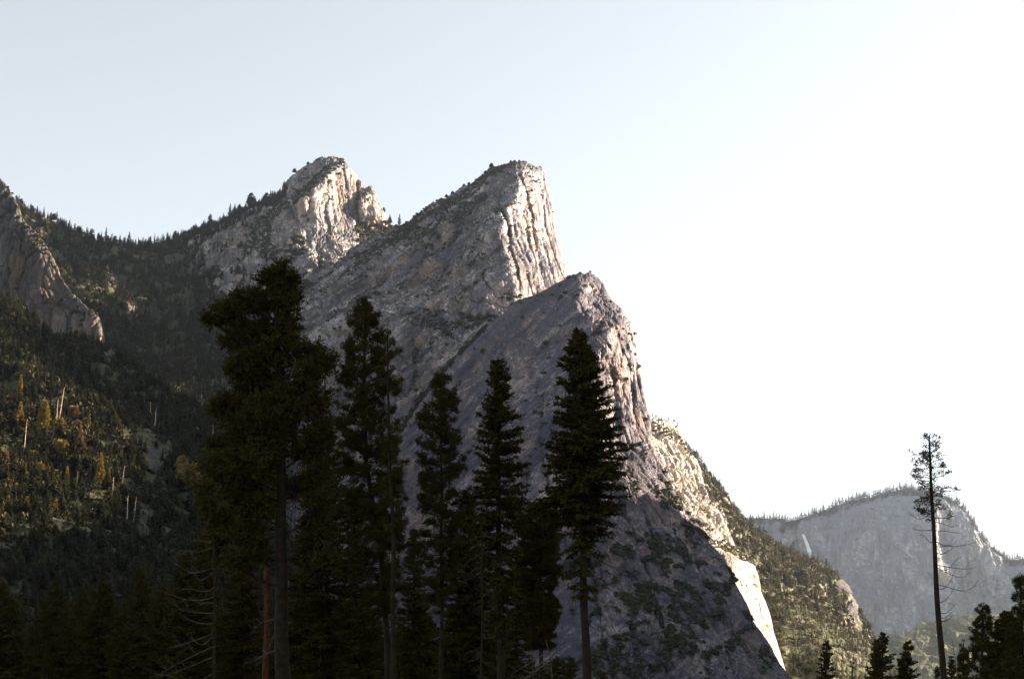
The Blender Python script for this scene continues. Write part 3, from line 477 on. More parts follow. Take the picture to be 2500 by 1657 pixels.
forest("forest", "far", 3600, (20, 42), M['forest_lit'], CONL, lambda px, py, nz, C: (py < np.interp(px, LAY["far"]["rim"][:, 0], LAY["far"]["rim"][:, 1]) + 16 + 14 * fbm(C / 120.0, 2)) * 1.0 + 0.5 * (px < 1950) * (fbm(C / 100.0, 3) > 0.0), label="hazy woods fringing the top of the far cliff")

# bare patches of scree in the woods
def patch(key, es, mat, name, lift=2.0):
    L = LAY[key]; P = L['P']; m = ell(L['px'] + 6 * fbm(P / 12.0, 2), L['py'] + 6 * fbm(P / 14.0 + 9, 2), es); nu = P.shape[1]
    f = m[:-1, :-1] & m[1:, :-1] & m[:-1, 1:] & m[1:, 1:]; i = np.arange(P.shape[0] * nu).reshape(P.shape[0], nu)[:-1, :-1][f]
    used = np.stack([i, i + nu, i + nu + 1, i + 1], -1); uq, inv = np.unique(used, return_inverse=True)
    V = P.reshape(-1, 3)[uq] + L['N'].reshape(-1, 3)[uq] * (lift + fbm(P.reshape(-1, 3)[uq] / 7.0, 3) * 2.5)[:, None]
    obj(name, [(V, inv.reshape(-1, 4))], mat, kind='structure', smooth=True)
patch('slopeleft', SC_L, M['scree'], "scree"); patch('saddle', SC_S, M['scree'], "scree", 5.0)
patch('slope', [(2058, 1440, 24, 20), (2075, 1500, 14, 38), (2040, 1400, 11, 9)], M['granite_side'], "rock_outcrop", 4.0)

def surf(key, px, py):
    L = LAY[key]; i = np.argmin((L['px'] - px) ** 2 + (L['py'] - py) ** 2); return L['P'].reshape(-1, 3)[i].copy()
# waterfall
def waterfall():
    a = [surf('far', 1961 + (1984 - 1961) * t, 1304 + 74 * t) for t in np.linspace(0, 1, 18)]; a = np.array(a)
    a[:, 1] = np.linspace(a[:, 1].min() - 40, a[:, 1].min() - 55, 18)
    wd = np.linspace(5, 13, 18); px, py = [], []
    V = []
    for k in range(18):
        t = k / 17; c = at(1961 + 23 * t + 3 * math.sin(t * 3), 1304 + 76 * t, a[k, 1])
        for j in range(7):
            u = j / 6 - 0.5; V.append(c + np.array([u * 2 * wd[k] * (1 + 0.1 * math.sin(k * 1.7 + j)), -5 * math.cos(u * 3) - 2 * math.sin(k * 2.1 + j * 1.3), 0]))
    V = np.array(V); i = np.arange(17)[:, None] * 7 + np.arange(6)[None]
    B = V + np.array([0, 9, 0])
    obj("waterfall", [(V, np.stack([i, i + 1, i + 8, i + 7], -1).reshape(-1, 4)), (B, np.stack([i, i + 1, i + 8, i + 7], -1).reshape(-1, 4))], M['water'], kind='structure', smooth=True)
waterfall()

# ---------------------------------------------------------------- individual distant trees
def far_tree(name, mes, P, h, label, cat, group, w=1.0):
    o = bpy.data.objects.new(name, mes); COL.objects.link(o); o.location = P; o.scale = (h * w, h * w, h); o.rotation_euler = (0, 0, rng.random() * 6.28)
    tag(o, label, cat, group); return o
def pm(name, pr, mat):
    me = make_mesh(name, [(pr[i], pr[i + 1]) for i in range(0, len(pr), 2)]); me.materials.append(mat); return me
CON_ME = [pm("small_conifer", small_conifer(20 + s, 18, 10, wd, tr, 0.12, st), M['forest']) for s, wd, tr, st in ((1, 0.17, 0, 0.08), (2, 0.2, 0.2, 0.12), (3, 0.14, 0, 0.1), (4, 0.24, 0.7, 0.2), (5, 0.3, 1.0, 0.3), (6, 0.12, 0, 0.15))]
CONH_ME = [pm("hazy_conifer", small_conifer(40 + s, 16, 9, wd, tr, 0.12, st), M['forest_lit']) for s, wd, tr, st in ((1, 0.19, 0, 0.08), (2, 0.22, 0.5, 0.2), (3, 0.16, 0, 0.1))]
def on_rim(key, px):
    R = LAY[key]['rim']; i = np.argmin(np.abs(R[:, 0] - px)); return LAY[key]['P'][0, i].copy()
def skyline(key, xs, hpx, label, group, mes, name="conifer"):
    for x in xs:
        P = on_rim(key, x); h = rng.uniform(*hpx) / FPX * P[1] * 1.04; P[2] -= 0.12 * h
        far_tree(name, mes[rng.integers(0, len(mes))], P, h, label, 'tree', group, rng.uniform(0.85, 1.25))
skyline('saddle', np.r_[np.arange(46, 300, 6.5), np.arange(300, 430, 6.0), np.arange(430, 530, 7.0)] + rng.uniform(-2.5, 2.5, 42 + 0 if False else len(np.r_[np.arange(46, 300, 6.5), np.arange(300, 430, 6.0), np.arange(430, 530, 7.0)])), (12, 27), "small dark conifer standing in the row along the saddle skyline", "conifers along the saddle skyline", CON_ME)
for x, y, h in ((258, 588, 36), (314, 603, 40), (292, 602, 30), (138, 540, 26), (220, 580, 24), (445, 588, 30), (466, 583, 32), (480, 576, 30)):
    P = at(x, y, on_rim('saddle', x)[1] - 15); hh = h / FPX * P[1] * 1.04
    far_tree("conifer", CON_ME[int(rng.integers(0, 3))], P, hh, "taller pointed conifer rising above the row on the saddle skyline", 'tree', "tall conifers on the saddle skyline")
for x, y, h in ((497, 560, 26), (512, 556, 36), (527, 553, 16), (561, 528, 34), (573, 522, 28), (584, 518, 20), (612, 508, 40), (624, 504, 22), (641, 500, 24), (650, 498, 30), (660, 496, 34), (671, 488, 20), (545, 540, 22), (598, 514, 20), (689, 470, 16)):
    P = at(x, y, on_rim('upper', x)[1] + 5); hh = h / FPX * P[1] * 1.04
    far_tree("conifer", CON_ME[int(rng.integers(0, 5))], P, hh, "dark conifer on the ridge line climbing to the pale summit", 'tree', "conifers on the ridge line of the pale summit", 1.2)
def one(x, y, h, key, label, me, w=1.0, dy=0, name="conifer", cat="tree"):
    P = on_rim(key, x); P = at(x, y, P[1] + dy); return far_tree(name, me, P, h / FPX * P[1] * 1.04, label, cat, None, w)
one(719, 424, 14, 'upper', "lone bushy pine overhanging the shoulder of the pale summit", CON_ME[4], 1.6, name="pine_tree")
one(752, 404, 10, 'upper', "tiny bush just below the top of the pale summit", CON_ME[4], 1.6, name="pine_tree")
one(975, 550, 30, 'upper', "conical fir standing alone in the notch between two summits", CON_ME[0], 1.25, name="fir_tree")
one(952, 548, 26, 'upper', "bushy conifer at the side of the notch below the pinnacle", CON_ME[1], 1.4)
one(937, 520, 16, 'upper', "small conifer below the rock pinnacle", CON_ME[3], 1.4)
one(1200, 412, 15, 'middle', "bushy pine on the step just below the middle summit top", CON_ME[4], 1.7, name="pine_tree")
one(1176, 434, 18, 'middle', "thin dead tree on the ridge of the middle summit", CON_ME[5], 0.5)
one(1058, 502, 12, 'middle', "small dark fir on the ridge of the middle summit", CON_ME[0], 1.5)
for x, y, h in ((1105, 478, 12), (1133, 458, 10), (1256, 399, 9), (1268, 398, 8), (1318, 414, 9), (1185, 426, 10), (1247, 399, 8), (1145, 453, 9), (1090, 484, 10), (1040, 516, 9), (1395, 680, 8), (1441, 667, 7)):
    key = 'middle' if x < 1390 else 'lower'
    P = at(x, y, on_rim(key, x)[1] + 4); far_tree("pine_tree", CON_ME[4], P, h / FPX * P[1] * 1.04, "stunted round pine on the granite ridge line", 'tree', "stunted pines on the granite ridge line", 1.8)
skyline('far', np.r_[np.arange(1825, 1935, 7.0), np.arange(1940, 2250, 4.6), np.arange(2335, 2400, 7), np.arange(2450, 2600, 7.0)], (9, 24), "pale hazy conifer on the skyline of the far cliff", "hazy conifers on the far skyline", CONH_ME)
skyline('slope', [1700, 1710, 1722, 1731, 1744, 1757, 1769, 1781, 1795, 1812, 1833, 1850, 1875, 1900, 1925, 1950, 1972], (10, 20), "pale conifer on the steep skyline above the olive slope", "conifers on the steep skyline of the olive slope", CONH_ME)
skyline('towers', [1592, 1603, 1615, 1629, 1640, 1650, 1668], (7, 14), "tiny conifer topping the sunlit towers", "conifers topping the sunlit towers", CON_ME)
print("far trees", round(time.time() - T0, 1))

# ---------------------------------------------------------------- lit trees and snags on the left slope
def mid_tree(kind, px, py_top, py_base, halfw, label, mat='needles_sunlit', group=None):
    """a tree on the left slope with a crown and a trunk"""
    P = surf('slopeleft', px, py_base); h = (py_base - py_top) / FPX * P[1] * 1.04 + 4; P[2] -= 4; W = halfw / FPX * P[1]
    r = np.random.default_rng(int(px * 7 + py_top)); o = empty(kind, P, label, 'tree', group)
    obj("trunk", [tube([(0, 0, 0), (0, 0, h * 0.5), (0, 0, h * 0.98)], [0.45, 0.3, 0.05], 6)], M['bark'], o)
    n = int(260 + 22 * h); z = 0.12 + 0.86 * r.random(n) ** 0.9; ph = r.random(n) * 6.283; t = (z - 0.12) / 0.88
    if kind == 'oak_tree': prof = np.sqrt(np.clip(1 - (t * 2 - 1) ** 2, 0.02, 1))
    elif kind == 'pine_tree': prof = np.clip(np.sqrt(1 - t ** 2.5), 0.12, 1) * np.clip(0.5 + t * 2, 0, 1)
    else: prof = (1 - t) ** 0.9 * np.clip(0.5 + t * 4, 0, 1)
    ln = W * prof * (0.55 + 0.6 * r.random(n)) + 0.3
    d = np.stack([np.cos(ph), np.sin(ph), -0.15 + 0.5 * t + 0.25 * r.normal(size=n)], 1); d /= np.linalg.norm(d, axis=1)[:, None]
    b = np.stack([0 * z, 0 * z, z * h], 1)
    V1 = blades(b + d * (ln * 0.25)[:, None], d, ln * 0.8, 0.22 * ln + 0.25)
    d2 = d + 0.6 * r.normal(size=d.shape); d2 /= np.linalg.norm(d2, axis=1)[:, None]
    V2 = blades(b + d * (ln * 0.75)[:, None], d2, 0.35 * ln + 0.5, 0.3)
    obj("crown", [V1, V2], M[mat], o); return o
def mid_snag(px, py_top, py_base, lean, label, bpx=0.0, group=None, mat='deadwood_warm', rr=0.42):
    P = surf('slopeleft', px, py_base); h = (py_base - py_top) / FPX * P[1] * 1.04 + 3; P[2] -= 3; r = np.random.default_rng(int(px * 13 + py_top))
    o = empty("dead_tree", P, label, 'dead tree', group); lx = lean / FPX * P[1]
    pts = np.array([(lx * t + 0.25 * math.sin(5 * t), 0, h * t) for t in np.linspace(0, 1, 9)]); obj("trunk", [tube(pts, np.linspace(rr, rr * 0.25, 9), 6)], M[mat], o)
    br = []
    for _ in range(14):
        t = r.uniform(0.3, 0.95); a = r.uniform(0, 6.28); L = r.uniform(0.6, 2.2) + bpx; c = np.array([lx * t + 0.25 * math.sin(5 * t), 0, h * t]); dd = np.array([math.cos(a), math.sin(a), 0.1])
        obj("branch", [tube([c, c + dd * L * 0.5, c + dd * L + np.array([0, 0, -0.3])], [0.10, 0.08, 0.03], 3)], M[mat], o)
    return o
T = mid_tree
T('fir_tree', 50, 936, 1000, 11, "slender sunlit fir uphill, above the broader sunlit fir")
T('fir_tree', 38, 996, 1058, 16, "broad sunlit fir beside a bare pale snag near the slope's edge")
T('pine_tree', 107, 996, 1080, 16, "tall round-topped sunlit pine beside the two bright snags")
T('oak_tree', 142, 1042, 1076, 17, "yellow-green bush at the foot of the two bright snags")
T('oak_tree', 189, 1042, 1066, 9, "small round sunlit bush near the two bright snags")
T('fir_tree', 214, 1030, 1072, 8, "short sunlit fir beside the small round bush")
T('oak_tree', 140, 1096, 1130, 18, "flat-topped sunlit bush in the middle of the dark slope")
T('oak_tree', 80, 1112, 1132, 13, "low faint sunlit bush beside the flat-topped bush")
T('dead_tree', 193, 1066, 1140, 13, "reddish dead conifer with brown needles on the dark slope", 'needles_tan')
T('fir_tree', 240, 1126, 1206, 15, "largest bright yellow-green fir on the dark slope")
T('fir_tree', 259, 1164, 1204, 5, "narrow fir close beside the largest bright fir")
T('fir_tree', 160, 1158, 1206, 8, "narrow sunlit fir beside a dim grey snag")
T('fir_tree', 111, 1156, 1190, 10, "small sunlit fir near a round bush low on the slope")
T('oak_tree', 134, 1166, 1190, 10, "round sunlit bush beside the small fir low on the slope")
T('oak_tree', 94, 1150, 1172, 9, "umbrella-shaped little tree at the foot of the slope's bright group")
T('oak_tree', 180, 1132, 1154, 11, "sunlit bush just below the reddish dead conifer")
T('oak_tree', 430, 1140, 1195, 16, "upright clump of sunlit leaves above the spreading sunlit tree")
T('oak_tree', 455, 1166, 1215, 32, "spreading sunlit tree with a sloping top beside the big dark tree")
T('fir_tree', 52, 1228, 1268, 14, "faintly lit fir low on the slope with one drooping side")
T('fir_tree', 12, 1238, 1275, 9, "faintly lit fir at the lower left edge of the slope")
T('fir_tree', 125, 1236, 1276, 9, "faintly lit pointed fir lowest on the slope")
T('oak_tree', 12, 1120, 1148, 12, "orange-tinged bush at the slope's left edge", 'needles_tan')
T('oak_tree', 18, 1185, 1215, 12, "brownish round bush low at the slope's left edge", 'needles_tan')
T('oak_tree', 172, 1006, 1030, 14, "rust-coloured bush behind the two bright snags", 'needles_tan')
G_ = mid_snag
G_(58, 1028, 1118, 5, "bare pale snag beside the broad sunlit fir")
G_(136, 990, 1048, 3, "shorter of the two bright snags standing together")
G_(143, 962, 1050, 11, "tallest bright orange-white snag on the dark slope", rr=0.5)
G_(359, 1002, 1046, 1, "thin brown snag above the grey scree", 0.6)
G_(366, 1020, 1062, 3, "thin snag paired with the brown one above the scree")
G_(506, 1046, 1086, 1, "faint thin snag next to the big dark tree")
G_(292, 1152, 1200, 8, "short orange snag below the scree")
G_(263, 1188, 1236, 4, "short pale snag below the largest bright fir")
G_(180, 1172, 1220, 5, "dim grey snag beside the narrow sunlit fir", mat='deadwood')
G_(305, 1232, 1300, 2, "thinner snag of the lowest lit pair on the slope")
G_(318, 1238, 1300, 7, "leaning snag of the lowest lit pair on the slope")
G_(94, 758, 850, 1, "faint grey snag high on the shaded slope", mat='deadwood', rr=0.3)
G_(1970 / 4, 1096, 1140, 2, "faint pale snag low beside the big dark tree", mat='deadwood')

# ---------------------------------------------------------------- foreground trees
def spine(Y, pts):
    """trunk read off the photograph bottom to top -> world points from the ground up, relative to base"""
    W = np.array([at(x, y, Y) for x, y in pts]); d = W[1] - W[0]; b = W[0] - d * (W[0][2] / d[2]); b[2] = 0
    W = np.vstack([b, W]); return b, W - b
class Tree:
    def __init__(s, name, Y, trunk, label, r0, seed, bark='bark', rtop=0.02, group=None, sides=10):
        s.Y, s.r, s.seed = Y, np.random.default_rng(seed), seed; b, W = spine(Y, trunk); s.b = b
        z = np.linspace(0, W[-1, 2], 40); x = np.interp(z, W[:, 2], W[:, 0]); x = x + 0.06 * (np.sin(z * 0.33 + seed) + 0.5 * np.sin(z * 0.9 + 2 * seed)) * np.clip(z / 8, 0, 1) * np.clip((W[-1, 2] - z) / 3, 0, 1)
        s.z, s.x, s.H = z, x, W[-1, 2]; s.o = empty(name, b, label, 'tree', group)
        rad = r0 * (0.10 + 0.90 * (1 - z / s.H) ** 0.8) + rtop; s.rad = rad; rad = rad + r0 * 0.5 * np.exp(-z / 0.7)
        obj("trunk", [tube(np.stack([x, 0 * z, z], 1), rad, sides)], M[bark], s.o, smooth=True)
        s.leaf, s.wood = [], []
    def X(s, z): return np.interp(z, s.z, s.x)
    def zpx(s, py): return at(0, py, s.Y)[2]
    def ext(s, prof):
        p = np.array(prof, float); zz = np.array([s.zpx(y) for y in p[:, 0]]); o = np.argsort(zz); k = s.Y / FPX * 1.03
        return zz[o], p[o, 1] * k, p[o, 2] * k
    def fir(s, prof, step=0.30, per=6, up=(0.55, -0.30), tw=0.075, dens=15, wl=0.42, leafw=0.055, keep=1.0):
        zz, Lf, Rt = s.ext(prof); r = s.r; z = zz[0]; TB, TD, TL = [], [], []
        while z < zz[-1] - 0.1:
            t = (z - zz[0]) / (zz[-1] - zz[0])
            for k in range(per):
                if r.random() > keep: continue
                a = r.random() * 6.283; ca, sa = math.cos(a), math.sin(a); zb = z + r.uniform(-0.5, 0.5) * step
                L = np.interp(zb, zz, Rt if ca > 0 else Lf); av = 0.5 * (np.interp(zb, zz, Rt) + np.interp(zb, zz, Lf))
                L = (L * abs(ca) + av * (1 - abs(ca))) * r.uniform(0.68, 1.12) * (1.12 if abs(ca) > .7 else 1)
                if L < 0.12: continue
                sl = up[1] + (up[0] - up[1]) * t ** 1.5 + r.normal() * 0.09
                u = np.linspace(0, 1, 6)[:, None]; c = np.array([s.X(zb), 0, zb - sl * L * 0.55])
                pts = c + u * L * np.array([ca, sa, sl]) + np.array([0, 0, 1]) * (u ** 2 * L * 0.16 - u * 0.10 * L)
                s.wood.append(tube(pts, (0.010 + 0.012 * L) * (1 - 0.85 * u[:, 0]), 3))
                n = int(dens * L * 2.2) + 5; q = r.random(n) ** 0.8 * 0.99 + 0.01; side = np.where(r.random(n) < 0.5, -1, 1)
                p0 = np.stack([np.interp(q, u[:, 0], pts[:, i]) for i in range(3)], 1)
                fw = np.array([ca, sa, sl + 0.1]); lat = np.array([-sa, ca, 0]); ang = r.uniform(0.5, 1.15, n)
                d = np.cos(ang)[:, None] * fw + (np.sin(ang) * side)[:, None] * lat; d[:, 2] += r.normal(size=n) * 0.22 - 0.10
                d /= np.linalg.norm(d, axis=1)[:, None]; ll = (wl * (1 - q) * L * 0.75 + 0.13) * r.uniform(0.6, 1.2, n)
                ll = np.minimum(ll, 0.75); TB.append(p0); TD.append(d); TL.append(ll)
                m = max(1, n // 1); p1 = p0 + d * (ll * r.uniform(0.35, 0.9, n))[:, None]; d1 = d + r.normal(size=d.shape) * 0.55; d1 /= np.linalg.norm(d1, axis=1)[:, None]
                TB.append(p1); TD.append(d1); TL.append(0.16 + 0.14 * r.random(n))
            z += step * (0.75 + 0.5 * (1 - t))
        TB, TD, TL = np.concatenate(TB), np.concatenate(TD), np.concatenate(TL)
        s.leaf.append(blades(TB, TD, TL, leafw * (0.7 + 0.6 * r.random(len(TL)))))
        return s
    def tuft(s, C, n=16, L=0.26, W=0.022, out=None):
        r = s.r; C = np.asarray(C); k = len(C); d = r.normal(size=(k * n, 3)); 
        if out is not None: d = d + 0.9 * np.repeat(out, n, 0)
        d[:, 2] += 0.25; d /= np.linalg.norm(d, axis=1)[:, None]
        s.leaf.append(blades(np.repeat(C, n, 0) + r.normal(size=d.shape) * 0.05, d, L * r.uniform(0.6, 1.25, k * n), W))
    def pine(s, prof, step=0.55, per=5, tufts=1.0, up=(0.7, -0.1), L0=0.27, keep=1.0, nt=18):
        zz, Lf, Rt = s.ext(prof); r = s.r; z = zz[0]; C, O = [], []
        while z < zz[-1] - 0.05:
            t = (z - zz[0]) / (zz[-1] - zz[0])
            for k in range(per):
                if r.random() > keep: continue
                a = r.random() * 6.283; ca, sa = math.cos(a), math.sin(a); zb = z + r.uniform(-0.4, 0.4) * step
                L = np.interp(zb, zz, Rt if ca > 0 else Lf); av = 0.5 * (np.interp(zb, zz, Rt) + np.interp(zb, zz, Lf)); L = (L * abs(ca) + av * (1 - abs(ca))) * r.uniform(0.5, 1.12)
                if L < 0.15: continue
                sl = up[1] + (up[0] - up[1]) * t ** 1.4 + r.normal() * 0.12; u = np.linspace(0, 1, 7)[:, None]
                c = np.array([s.X(zb), 0, zb - sl * L * 0.7]); w_ = r.normal(size=3) * 0.06 * L
                pts = c + u * L * np.array([ca, sa, sl]) + np.array([0, 0, 1]) * (u ** 2.2 * L * 0.28) - np.array([0, 0, 1]) * u * 0.12 * L + np.sin(u * 5) * w_
                s.wood.append(tube(pts, (0.014 + 0.013 * L) * (1 - 0.8 * u[:, 0]), 4))
                for _ in range(int(3 + L * 4 * tufts)):
                    q = r.uniform(0.35, 1.0); p0 = np.array([np.interp(q, u[:, 0], pts[:, i]) for i in range(3)])
                    dd = np.array([ca, sa, 0.2]) + r.normal(size=3) * 0.75; dd[2] = abs(dd[2]) * 0.6; dd /= np.linalg.norm(dd); l2 = r.uniform(0.15, 0.32) * L * (1.25 - q) + 0.18
                    p1 = p0 + dd * l2; s.wood.append(tube([p0, p1], [0.012, 0.006], 3)); C.append(p1); O.append(dd)
                    if r.random() < 0.6: C.append(p0 + dd * l2 * 0.6 + r.normal(size=3) * 0.08); O.append(dd)
                C.append(pts[-1]); O.append(np.array([ca, sa, 0.6]))
            z += step
        C.append(np.array([s.X(zz[-1]), 0, zz[-1]])); O.append(np.array([0, 0, 1.0]))
        s.tuft(np.array(C), nt, L0, 0.024, np.array(O)); return s
    def blobs(s, bl, dens=26, leaf=0.17):
        """limbs reaching out to clumps of foliage: (px, py, rx, ry) clumps read off the photograph"""
        r = s.r; k = s.Y / FPX * 1.03; B, D = [], []
        for x, y, rx, ry in bl:
            c = at(x, y, s.Y) - s.b; R = np.array([rx * k, (rx + ry) * 0.5 * k, ry * k]); c[1] = r.uniform(-1, 1) * min(1.6, 0.6 * R[0] + 0.4)
            zb = max(1.0, c[2] - (0.35 * abs(c[0] - s.X(c[2])) + 0.3 + 0.5 * R[2])); st = np.array([s.X(zb), 0, zb]); u = np.linspace(0, 1, 8)[:, None]
            pts = st + (c - st) * u + np.array([0, 0, 1]) * (-np.sin(u * math.pi) * 0.1 * np.linalg.norm(c - st)) + np.sin(u * 7 + x) * 0.05
            s.wood.append(tube(pts, 0.07 * (1 - 0.75 * u[:, 0]) + 0.01, 5))
            ns = int(14 + R[0] * R[2] * 44)
            for _ in range(ns):
                d = r.normal(size=3); d /= np.linalg.norm(d); e = c + d * R * r.uniform(0.35, 1.0); q = r.uniform(0.5, 1); p0 = np.array([np.interp(q, u[:, 0], pts[:, i]) for i in range(3)])
                mid = (p0 + e) / 2 + r.normal(size=3) * 0.08; s.wood.append(tube([p0, mid, e], [0.025, 0.016, 0.006], 3))
                m = int(dens * 0.42); td = d + r.normal(size=(5, 3)) * 0.65; td[:, 2] += 0.1; td /= np.linalg.norm(td, axis=1)[:, None]
                for q_ in td:
                    uu = r.random(m)[:, None] * r.uniform(0.35, 0.7); B.append(e + q_ * uu + r.normal(size=(m, 3)) * 0.04 - d * 0.15); dd = q_ + r.normal(size=(m, 3)) * 0.6; D.append(dd / np.linalg.norm(dd, axis=1)[:, None])
        B, D = np.concatenate(B), np.concatenate(D); s.leaf.append(blades(B, D, leaf * r.uniform(0.6, 1.4, len(B)), 0.05)); return s
    def bare(s, specs, r0=0.03, sub=3, mat=None, droop=-0.1):
        """bare branches: (py, length_px to right (+) or left (-), rise)"""
        r = s.r; k = s.Y / FPX
        for py, Lp, rise in specs:
            z = s.zpx(py); L = abs(Lp) * k; sg = 1 if Lp > 0 else -1; u = np.linspace(0, 1, 9)[:, None]; yy = r.uniform(-0.5, 0.5)
            w_ = r.normal(size=3) * 0.05 * L
            f = lambda u: np.array([s.X(z), 0, z]) + u * L * np.array([sg, yy, 0]) + np.array([0, 0, 1]) * (droop * np.sin(u * math.pi) * L + rise * u ** 1.6 * L) + np.sin(u * 6 + py) * w_
            out = []; pts = f(u); out.append(tube(pts, r0 * (1 - 0.85 * u[:, 0]) + 0.004, 4))
            for _ in range(sub):
                q = r.uniform(0.3, 0.85); p0 = f(np.array([[q]]))[0]; dd = np.array([sg * r.uniform(0.3, 1), r.normal() * 0.5, r.uniform(-0.5, 0.8)]); dd /= np.linalg.norm(dd); l2 = L * r.uniform(0.15, 0.4)
                out.append(tube([p0, p0 + dd * l2 * 0.5 + r.normal(size=3) * 0.04, p0 + dd * l2 + np.array([0, 0, 0.12 * l2])], [r0 * 0.45, r0 * 0.3, 0.004], 3))
            obj("branch", out, M[mat or 'bark'], s.o)
        return s
    def done(s, leafmat='needles_dark', wood='bark'):
        if s.leaf:
            me = make_mesh("crown", s.leaf + s.wood); nl = sum(len(f) for _, f in s.leaf); me.materials.append(M[leafmat]); me.materials.append(M[wood])
            me.polygons.foreach_set("material_index", (np.arange(len(me.polygons)) >= nl).astype(np.int32)); obj("crown", me, None, s.o)
        print("tree", s.o["label"][:40], sum(len(f) for _, f in s.leaf), round(time.time() - T0, 1)); return s.o

t = Tree("cedar_tree", 100, [(692, 1657), (684, 1200), (676, 655)], "biggest dark tree with a broad irregular crown and a drooping side lobe", 0.50, 1, sides=14)
t.blobs([(668, 688, 48, 34), (690, 668, 26, 20), (712, 690, 24, 26), (640, 728, 62, 36), (700, 738, 40, 44), (590, 728, 30, 26), (552, 762, 32, 22), (522, 788, 22, 12), (575, 770, 30, 25), (640, 800, 74, 42), (565, 836, 26, 22), (590, 815, 30, 25), (706, 800, 32, 36),
  (690, 858, 66, 42), (755, 850, 32, 26), (795, 876, 22, 24), (775, 900, 30, 26), (622, 878, 46, 32), (588, 900, 34, 26), (650, 938, 84, 50), (752, 930, 42, 42), (700, 1000, 92, 55), (556, 980, 38, 26), (532, 990, 24, 16), (600, 1024, 74, 40), (782, 985, 32, 36),
  (560, 1088, 56, 32), (520, 1088, 22, 18), (640, 1095, 80, 50), (752, 1085, 60, 50), (790, 1050, 34, 36), (600, 1160, 90, 44), (525, 1150, 36, 34), (720, 1185, 40, 30), (768, 1160, 42, 44), (560, 1225, 56, 34), (630, 1235, 40, 34), (775, 1240, 44, 44), (540, 1290, 44, 34), (610, 1300, 46, 30), (520, 1340, 34, 30), (585, 1370, 40, 34), (770, 1310, 44, 36), (800, 1370, 34, 34), (630, 1350, 30, 26), (600, 900, 50, 40), (650, 1040, 60, 40), (570, 1130, 50, 30)], 26)
t.bare([(1250, 90, -0.9), (1270, 70, -1.0), (1300, 100, -0.7), (1330, 80, -0.9), (1380, 90, -0.5), (1420, 60, -0.8), (1470, 110, 0.2), (1300, -70, -0.8), (1350, -60, -1.2)], 0.03, 5)
t.bare([(y, s_ * l, -0.2) for y, s_, l in zip(np.linspace(1330, 1640, 14), [1, -1] * 7, 14 + 16 * rng.random(14))], 0.035, 1)
t.bare([(1390, -30, -2.2), (1500, -80, -0.6), (1540, -60, -1.4), (1580, -90, -0.5)], 0.028, 5, 'deadwood'); t.done()
t = Tree("pine_tree", 112, [(950, 1657), (945, 1560), (930, 1370), (905, 1200), (893, 1100), (890, 733)], "tall open pine with a pointed top beside the biggest dark tree", 0.26, 2)
t.pine([(729, 2, 2), (745, 14, 12), (762, 26, 20), (800, 45, 38), (840, 54, 50), (880, 62, 58), (930, 66, 66), (980, 66, 66), (1030, 80, 66), (1100, 92, 76), (1180, 90, 76), (1260, 80, 66), (1340, 74, 60), (1420, 60, 50), (1500, 40, 34)], 0.47, 6, 1.2); t.bare([(1350, 60, 0.1), (1400, -50, -0.2), (1450, 60, -0.3)], 0.02, 4); t.done('needles_pine')
t = Tree("pine_tree", 96, [(960, 1657), (957, 1300), (952, 1100), (947, 812)], "slender spindly pine with few tufts close behind the open pine", 0.17, 3, bark='bark')
t.pine([(812, 6, 10), (850, 14, 20), (900, 18, 26), (950, 20, 34), (1000, 24, 38), (1050, 24, 34), (1120, 20, 30), (1200, 24, 26), (1300, 16, 16)], 0.8, 4, 0.8, up=(0.5, -0.2), keep=0.8); t.bare([(1350, 50, -0.4), (1420, 60, -0.5), (1500, 45, -0.7), (1250, 50, -0.2), (1300, -40, -0.2)], 0.015, 4); t.done('needles_pine')
t = Tree("pine_tree", 110, [(1075, 1657), (1078, 1350), (1080, 1200), (1078, 908)], "narrow pine with feathery whorls, second peak from the biggest tree", 0.16, 4)
t.pine([(905, 2, 2), (925, 12, 12), (950, 22, 20), (975, 36, 32), (1010, 50, 42), (1045, 58, 46), (1085, 56, 44), (1125, 72, 52), (1165, 62, 48), (1210, 56, 50), (1260, 62, 44), (1320, 58, 42), (1400, 52, 36), (1470, 36, 26)], 0.46, 6, 1.0, up=(0.6, -0.05)); t.done('needles_pine')
t = Tree("fir_tree", 104, [(1222, 1657), (1220, 1400), (1218, 1150), (1216, 876)], "middle-height fir with ragged narrow crown between two gaps", 0.30, 5)
t.fir([(873, 2, 2), (895, 14, 16), (930, 24, 27), (960, 30, 36), (990, 38, 38), (1030, 48, 54), (1060, 48, 50), (1100, 50, 56), (1140, 48, 62), (1180, 58, 62), (1230, 68, 68), (1270, 68, 60), (1330, 52, 46), (1400, 48, 42), (1470, 40, 36), (1560, 26, 24)], 0.34, 6); t.done()
t = Tree("fir_tree", 98, [(1431, 1657), (1427, 1400), (1420, 1150), (1412, 806)], "large symmetrical dark fir in front of the rightmost granite summit", 0.30, 6, sides=12)
t.fir([(803, 2, 2), (820, 9, 10), (845, 22, 26), (870, 33, 38), (900, 46, 48), (930, 52, 56), (960, 48, 62), (1000, 54, 74), (1040, 60, 92), (1065, 66, 100), (1095, 86, 106), (1130, 94, 100), (1170, 84, 100), (1205, 94, 96), (1240, 106, 88), (1270, 80, 96), (1290, 40, 50), (1330, 22, 20)], 0.27, 8)
t.fir([(1270, 60, 70), (1330, 60, 56), (1400, 52, 44), (1460, 24, 28)], 0.5, 5, up=(-0.35, -0.5), keep=0.6)
t.bare([(1290, 110, -0.4), (1300, 90, -0.6), (1320, -80, -0.5), (1340, 95, -0.6), (1360, -70, -0.5), (1385, 60, -0.7), (1400, -60, -0.6), (1430, 50, -0.8), (1300, -100, -0.25)], 0.022, 6)
